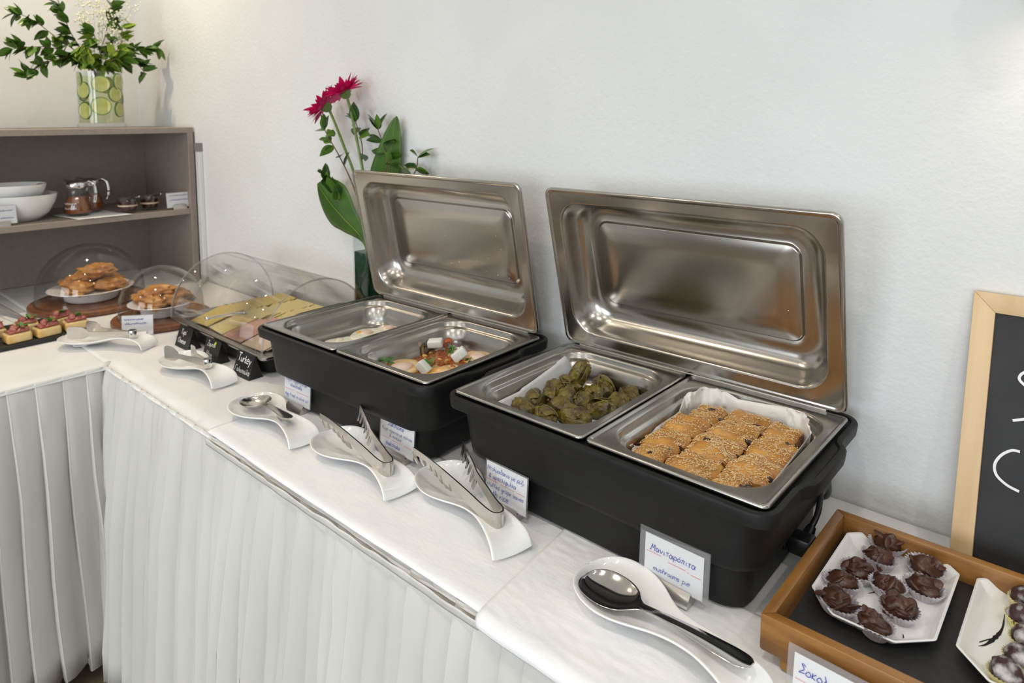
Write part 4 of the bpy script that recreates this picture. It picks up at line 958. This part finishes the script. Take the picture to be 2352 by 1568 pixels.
branch('leafy_twig', [vb, (-.645, .350, Z(.20)), (-.560, .352, Z(.28)), (-.505, .352, Z(.315)), (-.492, .352, Z(.355))],
       [(.7, (-.6, 0, .3), 2), (.8, (1, 0, -.3), 2), (.85, (-1, 0, .1), 2), (1, (.8, 0, .6), 2), (1, (-.7, 0, .4), 1)], 'leafy green twig showing above the raised lid')
branch('leafy_twig', [vb, (-.70, .325, Z(.16)), (-.770, .305, Z(.23)), (-.815, .300, Z(.275)), (-.840, .30, Z(.31))],
       [(.5, (.4, -.2, .9), 3), (.6, (-.3, -.2, .9), 3), (.72, (.6, -.2, .6), 4), (.8, (.2, -.3, .9), 3), (.9, (-.8, 0, .5), 2)], 'bare brown twig with a leafy tuft over the broad leaf')
def broad(path, wd, label, tw=0, ex=1.25):
    base = Vector((VX, VY, TT+.012)); t = thing('broad_leaf', base, label, 'leaf')
    P = cat([Vector(p)-base for p in path], 8); n = len(P)
    def g(u, v):
        i = round(u*(n-1)); p = P[i]; d = (P[min(i+1, n-1)]-P[max(i-1, 0)]).normalized(); s = d.cross(Vector((0, -1, 0))).normalized()
        k = math.sin(math.pi*min(1, max(0, (u-.12)/.88))**ex)**.75*wd if u > .12 else .0016
        a = v*2-1
        return tuple(p+s*a*max(k, .0016)+Vector((0, .25*k*abs(a)*(1 if tw == 0 else -1)+(tw*k*a), 0)))
    MB().grid(g, n, 9).build('blade', M['leaf_big'], t, solid=.0006, smooth=60)
    MB().tube([p-Vector((0, .0012, 0)) for p in P], [.0016*(1-.75*i/n) for i in range(n)], 6).build('midrib', M['leaf_l'], t)
broad([vb, (-.680, .318, Z(.13)), (-.745, .303, Z(.185)), (-.800, .300, Z(.222)), (-.858, .300, Z(.268))], .066, 'broad rounded green leaf hanging low over the vase rim', 0, 1.7)
broad([vb, (-.645, .355, Z(.18)), (-.625, .358, Z(.28)), (-.600, .358, Z(.37)), (-.578, .358, Z(.455))], .040, 'tall pointed broad leaf with a pale edge above the lid', .5, .75)
#PART5
# ------------------------------------------------------------------ open shelf unit standing on the side of the table
CX0, CX1, CY0, CY1 = -2.225, -1.800, -.75, .378; CZ1 = 1.387; SH = 1.083; th = .020
t = thing('shelf_unit', (CX0, CY0, TT+.001), 'taupe open shelf unit standing on the white table in the corner', 'shelf')
D_, L_, H_ = CX1-CX0, CY1-CY0, CZ1-TT-.001
for nm, b in (('top_panel', (0, D_, 0, L_, H_-th, H_)), ('side_panel', (0, D_, L_-th, L_, 0, H_-th)), ('side_panel', (0, D_, 0, th, 0, H_-th)), ('shelf_board', (.012, D_-.004, th, L_-th, SH-TT-.001-th, SH-TT-.001)), ('back_panel', (0, .012, th, L_-th, 0, H_-th))):
    MB().box(*b).build(nm, M['cabinet'], t, bevel=.0008, seg=1, smooth=0)
SZ = SH+.0005
def lathe_thing(name, loc, prof, m, label, cat_, part='body', n=40, group=None, solid=0):
    t = thing(name, loc, label, cat_, group); MB().lathe(prof, n).build(part, M[m], t, solid=solid, smooth=50); return t
t = lathe_thing('serving_bowl', (-1.93, -.150, SZ), [(.0001, .003), (.05, .003), (.052, 0), (.055, 0), (.085, .025), (.104, .060), (.111, .088), (.109, .0885), (.1065, .087), (.100, .060), (.082, .027), (.05, .008), (.0001, .007)], 'ceramic', 'large white bowl on the shelf with a smaller bowl nested in it', 'bowl')
t = lathe_thing('serving_bowl', (-1.93, -.160, SZ+.066), [(.0001, .003), (.05, 0), (.053, 0), (.078, .020), (.089, .042), (.092, .056), (.090, .0565), (.0875, .055), (.084, .042), (.074, .023), (.05, .008), (.0001, .007)], 'ceramic', 'smaller white bowl nested in the larger bowl on the shelf', 'bowl')
sp3 = thing('serving_spoon', (-1.93, -.085, SZ+.113), 'dark handled spoon lying over the rim of the nested bowls', 'spoon', None, R(20))
MB().blob((0, 0, 0), (.016, .012, .007), .1, 2, 1, 16, 10).build('spoon_head', M['trunk_d'], sp3); MB().tube([(-.01, 0, 0), (-.05, -.03, -.008), (-.09, -.05, -.014)], .003, 8).build('handle', M['tong'], sp3)
nk = MB().grid(lambda u, v: (-1.985+.19*u, -.045+.165*v+.03*u, SZ+.0015+.0008*nz(u*5, v*5)), 12, 12).build('paper_napkin', M['paper'], None, solid=.001, smooth=60); tag(nk, 'white paper napkin under the syrup dispensers', 'napkin')
def syrup(x, y, rz, label):
    t = thing('syrup_dispenser', (x, y, SZ+.003), label, 'syrup jar', None, R(rz)); t.scale = (1.12, 1.12, 1.16)
    MB().lathe([(.0001, 0), (.032, 0), (.037, .006), (.039, .020), (.035, .042), (.027, .064), (.025, .080), (.027, .086), (.024, .086), (.0225, .080), (.0245, .064), (.0325, .042), (.0365, .020), (.034, .008), (.0001, .004)], 32).build('glass_jar', M['glass'], t, smooth=50)
    MB().lathe([(.0001, .0045), (.0335, .0082), (.036, .020), (.032, .042), (.0255, .058), (.0001, .058)], 32).build('syrup', M['honey'], t, smooth=50)
    MB().lathe([(.029, .084), (.030, .087), (.030, .096), (.026, .102), (.012, .106), (.0001, .107)], 28).build('lid', M['chrome'], t, smooth=50)
    MB().tube(cat([(.026, 0, .098), (.040, 0, .101), (.052, 0, .092), (.056, 0, .070), (.054, 0, .048), (.050, 0, .040)], 6), .0048, 10).build('handle', M['chrome'], t)
    MB().tube([(-.02, 0, .097), (-.036, 0, .103)], [.010, .006], 10).build('spout', M['chrome'], t)
    for zz in (.036, .022): squiggle('jar_lettering', -.018, zz, .034, .008, lambda x, z: (lambda r: (x, -math.sqrt(max(1e-6, r*r-x*x))-.0006, z))(.0398), M['chalk'], t)
syrup(-1.895, .012, 45, 'glass syrup dispenser with chrome lid standing before the other one')
syrup(-1.965, .072, 50, 'glass syrup dispenser with chrome lid half hidden behind the other one')
def jam(x, y, label):
    t = thing('jam_pot', (x, y, SZ), label, 'jam pot'); t.scale = (1.05, 1.05, 1.38)
    MB().lathe([(.0001, 0), (.024, 0), (.026, .004), (.030, .018), (.029, .021), (.033, .034), (.034, .038), (.0315, .038), (.0305, .033), (.0265, .021), (.0275, .018), (.024, .006), (.0001, .004)], 30).build('glass_pot', M['glass'], t, smooth=40)
    MB().lathe([(.0001, .0045), (.0235, .0062), (.027, .018), (.026, .021), (.029, .030), (.0001, .031)], 30).build('jam_filling', M['jam'], t, smooth=40)
    MB().lathe([(.0302, .0175), (.0306, .0195), (.0302, .0215)], 30).build('bead', M['turkey'], t)
    MB().tube([(.0, .0, .030), (.02, .01, .040), (.05, .02, .044)], [.006, .003, .0025], 8).build('jam_spoon', M['chrome'], t)
jam(-1.862, .160, 'small glass pot of dark jam beside the syrup dispensers'); jam(-1.885, .243, 'small glass pot of dark jam beside the shelf card')
card((-1.822, .325, SZ), R(90), .088, .055, [(None, .12, .78, .7), (None, .10, .48, .8), (None, .3, .16, .4)], 'handwritten card at the end of the shelf beside the jam pots', z0=.006, hl='steel bar holding the shelf card beside the jam', sl=.002, base=(.05, .012))
card((-1.822, -.225, SZ), R(90), .088, .058, [(None, .4, .70, .5), (None, .5, .30, .4)], 'handwritten card on the shelf in front of the white bowls', z0=.006, hl='steel bar holding the shelf card before the bowls', sl=.002, base=(.05, .012))
# lime vase and bouquet on top of the shelf unit
LX, LY, LZ = -1.985, .134, CZ1+.0005
t = thing('lime_vase', (LX, LY, LZ), 'clear glass cylinder vase packed with lime slices on the shelf unit', 'vase')
MB().lathe([(.0001, 0), (.076, 0), (.078, .003), (.078, .012), (.073, .016), (.072, .20), (.0695, .20), (.0695, .018), (.0001, .016)], 48).build('glass_body', M['glass'], t, smooth=40)
MB().lathe([(.0001, .0185), (.0693, .0185), (.0693, .182), (.0001, .182)], 48).build('lime_water', M['water'], t, smooth=40)
lr_me = MB().lathe([(.0275, -.0032), (.030, -.0025), (.030, .0025), (.0275, .0032)], 28).mesh('rind', M['lime_r']); lf_me = MB().lathe([(.0001, -.0030), (.0278, -.0030), (.0278, .0030), (.0001, .0030)], 28).mesh('flesh', M['lime_f'], smooth=30)
va = math.degrees(math.atan2(-.7686-LY, .8165-LX))
for i, (da, z, s) in enumerate([(2, .150, 1.0), (-52, .128, 1.0), (44, .115, .95), (0, .072, 1.08), (-50, .055, 1.0), (60, .060, .9), (62, .160, 1.05), (-75, .165, .9), (115, .10, 1), (160, .15, 1), (180, .07, 1), (-120, .12, 1), (-130, .06, 1)]):
    a = R(va+da); r_ = .0635; t = thing('lime_slice', (LX+r_*math.cos(a), LY+r_*math.sin(a), LZ+.005+z), 'thin round lime slice pressed against the glass of the vase', 'lime slice', 'lime slices in the glass vase')
    t.rotation_euler = (R(90), 0, a+R(90)); t.scale = (s, s, 1)
    place(lr_me, 'rind', t, Matrix()); place(lf_me, 'flesh', t, Matrix())
vbase = (LX, LY, LZ+.11)
def bq(pts): return [(LX, LY, LZ+.13), (LX+.012*(pts[0][0] > 0), LY+pts[0][0]*.25, LZ+.20)]+[(LX+p[2] if len(p) > 2 else LX, LY+p[0], LZ+p[1]) for p in pts]
BR = [([(-.08, .255), (-.155, .275, .02), (-.225, .270, .03), (-.262, .262, .03)], 'leafy branch spreading far to the open side of the shelf', 1), ([(-.07, .245), (-.14, .235, .03), (-.20, .205, .04), (-.235, .175, .05)], 'leafy branch drooping below the others beside the lime vase', 1),
      ([(-.06, .26), (-.13, .315), (-.185, .36), (-.235, .385)], 'leafy branch rising outward with a double tip', 1), ([(-.05, .27), (-.085, .34), (-.105, .41), (-.12, .455)], 'leafy branch standing upright with a curled tip', 1),
      ([(.01, .27), (.03, .34), (.045, .40), (.05, .44)], 'leafy branch standing up through the white blossom', 1), ([(.05, .25), (.10, .275), (.15, .295), (.205, .300)], 'leafy branch arching toward the long wall', 1),
      ([(.05, .235), (.09, .245), (.13, .235), (.155, .205)], 'leafy branch drooping over the vase toward the long wall', 1), ([(.0, .25, .03), (-.02, .30, .05), (-.03, .34, .06)], 'leafy branch in the middle of the bouquet', 0), ([(.03, .25, .03), (.06, .30, .05), (.065, .36, .06)], 'lime green leafy branch beside the white blossom', 2),
      ([(-.03, .24, .04), (-.05, .26, .07), (-.07, .28, .09)], 'short leafy branch low at the front of the bouquet', 0), ([(.02, .23, .04), (.03, .245, .07), (.05, .25, .09)], 'short leafy branch low over the vase rim', 0)]
rg0 = random.Random(77)
for pts, lb, kd in BR:
    n = len(pts); lv = []
    for f in [.36+.64*k/12 for k in range(13)]:
        d = Vector((pts[-1][0], 0, .02)); s = 1 if pts[-1][0] > 0 else -1
        lv.append((f, (rg0.uniform(-.4, .7), s*rg0.uniform(.1, .9), rg0.uniform(-.7, .7)), 3))
    lm = small_me if kd == 0 else {'leaf': leaf_me['leaf'], 'leaf_d': leaf_me['leaf_d'], 'leaf_l': leaf_me['leaf_l' if kd == 2 else 'leaf']}
    if kd == 2: lm = {k: leaf_me['leaf_l'] for k in leaf_me}
    if kd == 0: lm = {'leaf': leaf_me['leaf'], 'leaf_d': leaf_me['leaf_l'], 'leaf_l': leaf_me['leaf_l']}
    branch('leafy_branch', bq(pts), lv, lb, rad=.0020, big=1.32, base=vbase, lm=lm)
t = thing('baby_breath', vbase, 'cloud of tiny white blossom on thin stalks in the lime vase', 'flower')
sb = MB(); gb = MB()
for k in range(26):
    a = rg0.uniform(-.085, .10); h = rg0.uniform(.20, .385); e = (rg0.uniform(-.03, .05), a+.02, h)
    sb.tube([(0, 0, .06), (e[0]*.4, e[1]*.35, h*.6), e], .0004, 4)
    for q in range(16):
        p = (e[0]+rg0.gauss(0, .012), e[1]+rg0.gauss(0, .014), e[2]+rg0.gauss(0, .014)); s = rg0.uniform(.0022, .0042); gb.blob(p, (s, s, s), .3, 3, q, 6, 4)
sb.build('stalks', M['stem'], t)['kind'] = 'stuff'; gb.build('blossom', M['gyp'], t)['kind'] = 'stuff'

# ------------------------------------------------------------------ cold cut display with roll-top cover
DX0, DX1, DY0, DY1 = -1.222, -.688, .030, .352
t = thing('cold_display', (DX0, DY0, TT+.001), 'black cold display base with a steel tray and clear roll top cover', 'food display')
W_, P_ = DX1-DX0, DY1-DY0
MB().loft([rr(.030, W_-.030, .030, P_-.02, .03, 0, 6), rr(.026, W_-.026, .026, P_-.016, .03, .004, 6), rr(.012, W_-.012, .012, P_-.006, .03, .040, 6), rr(.006, W_-.006, .006, P_-.002, .02, .046, 6)], True, True).build('base', M['black'], t, smooth=40)
def q(z, e, r): return rr(e, W_-e, e, P_-e, r, z, 6)
MB().loft([q(.0470, .0003, .014), q(.052, 0, .014), q(.0535, .0015, .013), q(.053, .004, .012), q(.052, .018, .012), q(.050, .022, .012), q(.0465, .030, .012), q(.0465, .08, .01)], True, True).build('steel_tray', M['steel_pan'], t, smooth=50)
# cover: half cylinder with closed ends; front half rolled back leaves the front open
cyl = MB(); nA = 26; cy = P_/2; rd = .158
def arc(a, x): return (x, cy-rd*math.cos(a), .054+rd*1.03*math.sin(a))
x0, x1 = .012, W_-.012
cyl.grid(lambda u, v: arc(math.pi*u, x0+(x1-x0)*v), nA, 2)
cv = cyl.build('roll_cover', M['dome'], t, solid=.0022, off=0, smooth=40)
for a in (.50, .585): MB().tube([arc(math.pi*a, x0), arc(math.pi*a, x1)], .0018, 6).build('cover_rib', M['acrylic'], cv)
for x in (x0, x1):
    mb = MB(); mb.add([arc(math.pi*k/24, x) for k in range(25)], [tuple(range(25))]); mb.build('cover_end', M['dome'], cv, solid=.0022, off=0, smooth=0)
    MB().tube([arc(math.pi*k/24, x) for k in range(25)], .0028, 6).build('cover_edge', M['acrylic'], cv)
MB().tube([(x0-.006, cy, .056), (x1+.006, cy, .056)], .004, 8).build('pivot_bar', M['glass'], t)
sq = {m: MB().box(-.046, .046, -.046, .046, -.0011, .0011).mesh('slice', M[m], smooth=0) for m in ('cheese', 'cheese2', 'ham', 'turkey')}
def slices(m, cx, ya, yb, n, tilt, name, label, cat_, grp, z=.010, jig=.006):
    for k in range(n):
        y = ya+(yb-ya)*k/(n-1)
        o = bpy.data.objects.new(name, sq[m]); col.objects.link(o)
        o.location = (DX0+cx+rnd.uniform(-jig, jig), DY0+y, TT+.0495+z+rnd.uniform(0, .001)); o.rotation_euler = (R(tilt), rnd.uniform(-.02, .02), rnd.uniform(-.11, .11)); tag(o, ORD[k]+' '+label, cat_, grp)
slices('cheese', .120, .075, .268, 15, 14, 'cheese_slice', 'deep yellow cheese slice of its fanned row, counted from the chalk cards', 'cheese', 'deep yellow cheese slices in the display', z=.013)
slices('cheese2', .225, .075, .265, 15, 14, 'cheese_slice', 'pale yellow cheese slice of the long row, counted from the chalk cards', 'cheese', 'pale yellow cheese slices in the display', z=.013)
slices('cheese2', .318, .175, .268, 7, 14, 'cheese_slice', 'cheese slice of the short row behind the ham, counted from the ham', 'cheese', 'cheese slices behind the ham', z=.013)
slices('ham', .325, .072, .125, 6, 12, 'ham_slice', 'pink ham slice under the clear cover, counted from the chalk cards', 'ham', 'ham slices in the display', z=.011)
slices('turkey', .430, .072, .24, 10, 12, 'turkey_slice', 'beige turkey slice beside the ham, counted from the chalk cards', 'turkey', 'turkey slices in the display', z=.011)
st = thing('small_tongs', (DX0+.175, DY0+.035, TT+.075), 'small silver tongs lying on the yellow cheese slices', 'tongs', None, R(72))
for s in (-1, 1): MB().tube(cat([(0, s*.003, 0), (.03, s*.007, .002), (.07, s*.009, .003), (.10, s*.006, .001)], 5), .0022, 8).build('arm', M['chrome'], st)
MB().blob((-.003, 0, .001), (.007, .009, .005), .2, 2, 1, 12, 8).build('grip', M['chrome'], st)

# ------------------------------------------------------------------ domed pastry stands
def pastry_mesh(L, wd, h, seed):
    def sh(d): return 1-.28*max(0, d.x)**2+.06*math.sin(d.x*9+seed)
    return MB().blob((0, 0, 0), (L, wd, h), .45, 2.4, seed, 24, 16, fn=sh).mesh('pastry', M['pastry'], smooth=60)
PM = [pastry_mesh(.060, .038, .021, k*2.7) for k in range(4)]
def domed(x, y, r, h, label, items, plab, grp, boards=True):
    t = thing('cake_dome_stand', (x, y, TT+.001), label, 'cake stand')
    MB().lathe([(.0001, 0), (r+.018, 0), (r+.022, .004), (r+.022, .014), (r+.018, .018), (.0001, .018)], 48).build('wooden_base', M['brown_board'], t, smooth=30)
    d = MB().lathe([(r+.002, .019), (r, .024), (r, .05)]+[(r*math.cos(a), .05+(h-.05)*math.sin(a)) for a in [R(6*k) for k in range(1, 15)]]+[(.0001, h)], 56).build('clear_dome', M['dome'], t, solid=.0022, off=0, smooth=50)
    MB().lathe([(r+.001, .0195), (r+.0055, .020), (r+.0055, .0235), (r+.001, .025)], 56).build('dome_lip', M['glass'], d)
    p = lathe_thing('dessert_plate', (x, y, TT+.0195), [(.0001, .0), (r*.45, 0), (r*.50, .006), (r*.52, .028), (r*.78, .038), (r*.80, .040), (r*.77, .041), (r*.50, .032), (.0001, .031)], 'ceramic', 'white footed plate under the clear dome on '+plab, 'plate')
    for i, (dx, dy, dz, rz, ti) in enumerate(items):
        o = bpy.data.objects.new('pastry', PM[i % 4]); col.objects.link(o); o.location = (x+dx, y+dy, TT+.0195+.034+.016+dz); o.rotation_euler = (0, R(ti), R(rz)); tag(o, 'golden pastry '+['low at the edge of', 'beside the front of', 'turned sideways on', 'behind the pile on', 'resting on the lower ones on', 'tilted on the pile of', 'topmost on the pile of'][i]+' the plate under '+plab, 'pastry', grp)
    return t
IT = [(-.055, -.03, 0, 20, 0), (.04, -.045, 0, -40, 0), (.05, .045, 0, 60, 0), (-.03, .06, 0, 130, 0), (.0, -.01, .028, 30, -8), (-.02, .03, .030, 75, 6), (.03, .02, .050, 50, 0)]
domed(-1.755, -.005, .158, .205, 'round wooden stand under a wide clear dome inside the shelf unit', IT, 'the wide dome', 'pastries under the wide dome')
domed(-1.385, .075, .118, .170, 'round wooden stand under a clear dome beside the roll top cover', [(dx*.7, dy*.7, dz*.8, rz, ti) for dx, dy, dz, rz, ti in IT[:5]], 'the narrow dome', 'pastries under the narrow dome')
card((-1.268, -.040, TT), R(52), .082, .056, [(None, .08, .76, .62), (None, .10, .55, .7), (None, .18, .10, .4)], 'handwritten card before the stand beside the roll top cover', z0=.006, hl='steel bar holding the pastry card', sl=.002, base=(.05, .012))

# ------------------------------------------------------------------ canape board
t = thing('slate_board', (-1.53, -.27, TT+.0005), 'black rectangular slate board of canapes on the side table', 'board', None, R(0))
MB().box(-.115, .118, -.36, .175, 0, .011).build('slate', M['slate'], t, bevel=.002, smooth=30)
def canape(x, y, rz, i, label):
    t = thing('canape', (x, y, TT+.0117), label, 'canape', None, R(rz))
    bx = MB().box(-.024, .024, -.030, .030, 0, .026)
    bx.build('bread', M['bread'], t, bevel=.006, seg=3, smooth=60)
    MB().grid(lambda u, v: (-.020+.040*u, (v-.5)*.048, .0275+.010*math.sin(u*3.0)*(.5+v)+.003*nz(u*4, v*4, i)), 10, 8).build('cured_ham', M['salami'], t, solid=.002, smooth=60)
    MB().blob((.004, -.008, .038), (.012, .010, .010), .4, 3, i, 10, 7).build('ham_fold', M['salami'], t)
    for k in range(4): place(hme, 'herb_leaf', t, T3(.006, .010, .036) @ RZ(k*85+i*30) @ RY(-30-10*k) @ Matrix.Scale(1.5, 4))
for i, (x, y, rz, lb) in enumerate([(-1.445, -.285, 5, 'toast canape with cured ham and a flat herb leaf'), (-1.525, -.245, -8, 'toast canape standing behind with an upright ham fold'), (-1.445, -.215, 8, 'toast canape with a tall ham fold and herb crumbs'), (-1.450, -.142, -4, 'toast canape nearest the corner of the slate board'), (-1.525, -.325, 3, 'toast canape next to the board tongs'), (-1.52, -.165, 10, 'toast canape in the back row by the dome'), (-1.45, -.36, 0, 'toast canape half out of view on the slate board')]): canape(x, y, rz, i, lb)
bt = thing('board_tongs', (-1.62, -.225, TT+.014), 'dark handled tongs lying across the back of the slate board', 'tongs', None, R(192))
for s in (-1, 1): MB().loft([[(x, s*(.004+.10*x)+dy, .010+s*.004+dz+x*.06) for dy, dz in ((-.001, -.007), (.001, -.007), (.001, .007), (-.001, .007))] for x in (0, .06, .12, .17, .21)], True, True).build('arm', M['trunk_d' if s > 0 else 'tong'], bt, smooth=40)
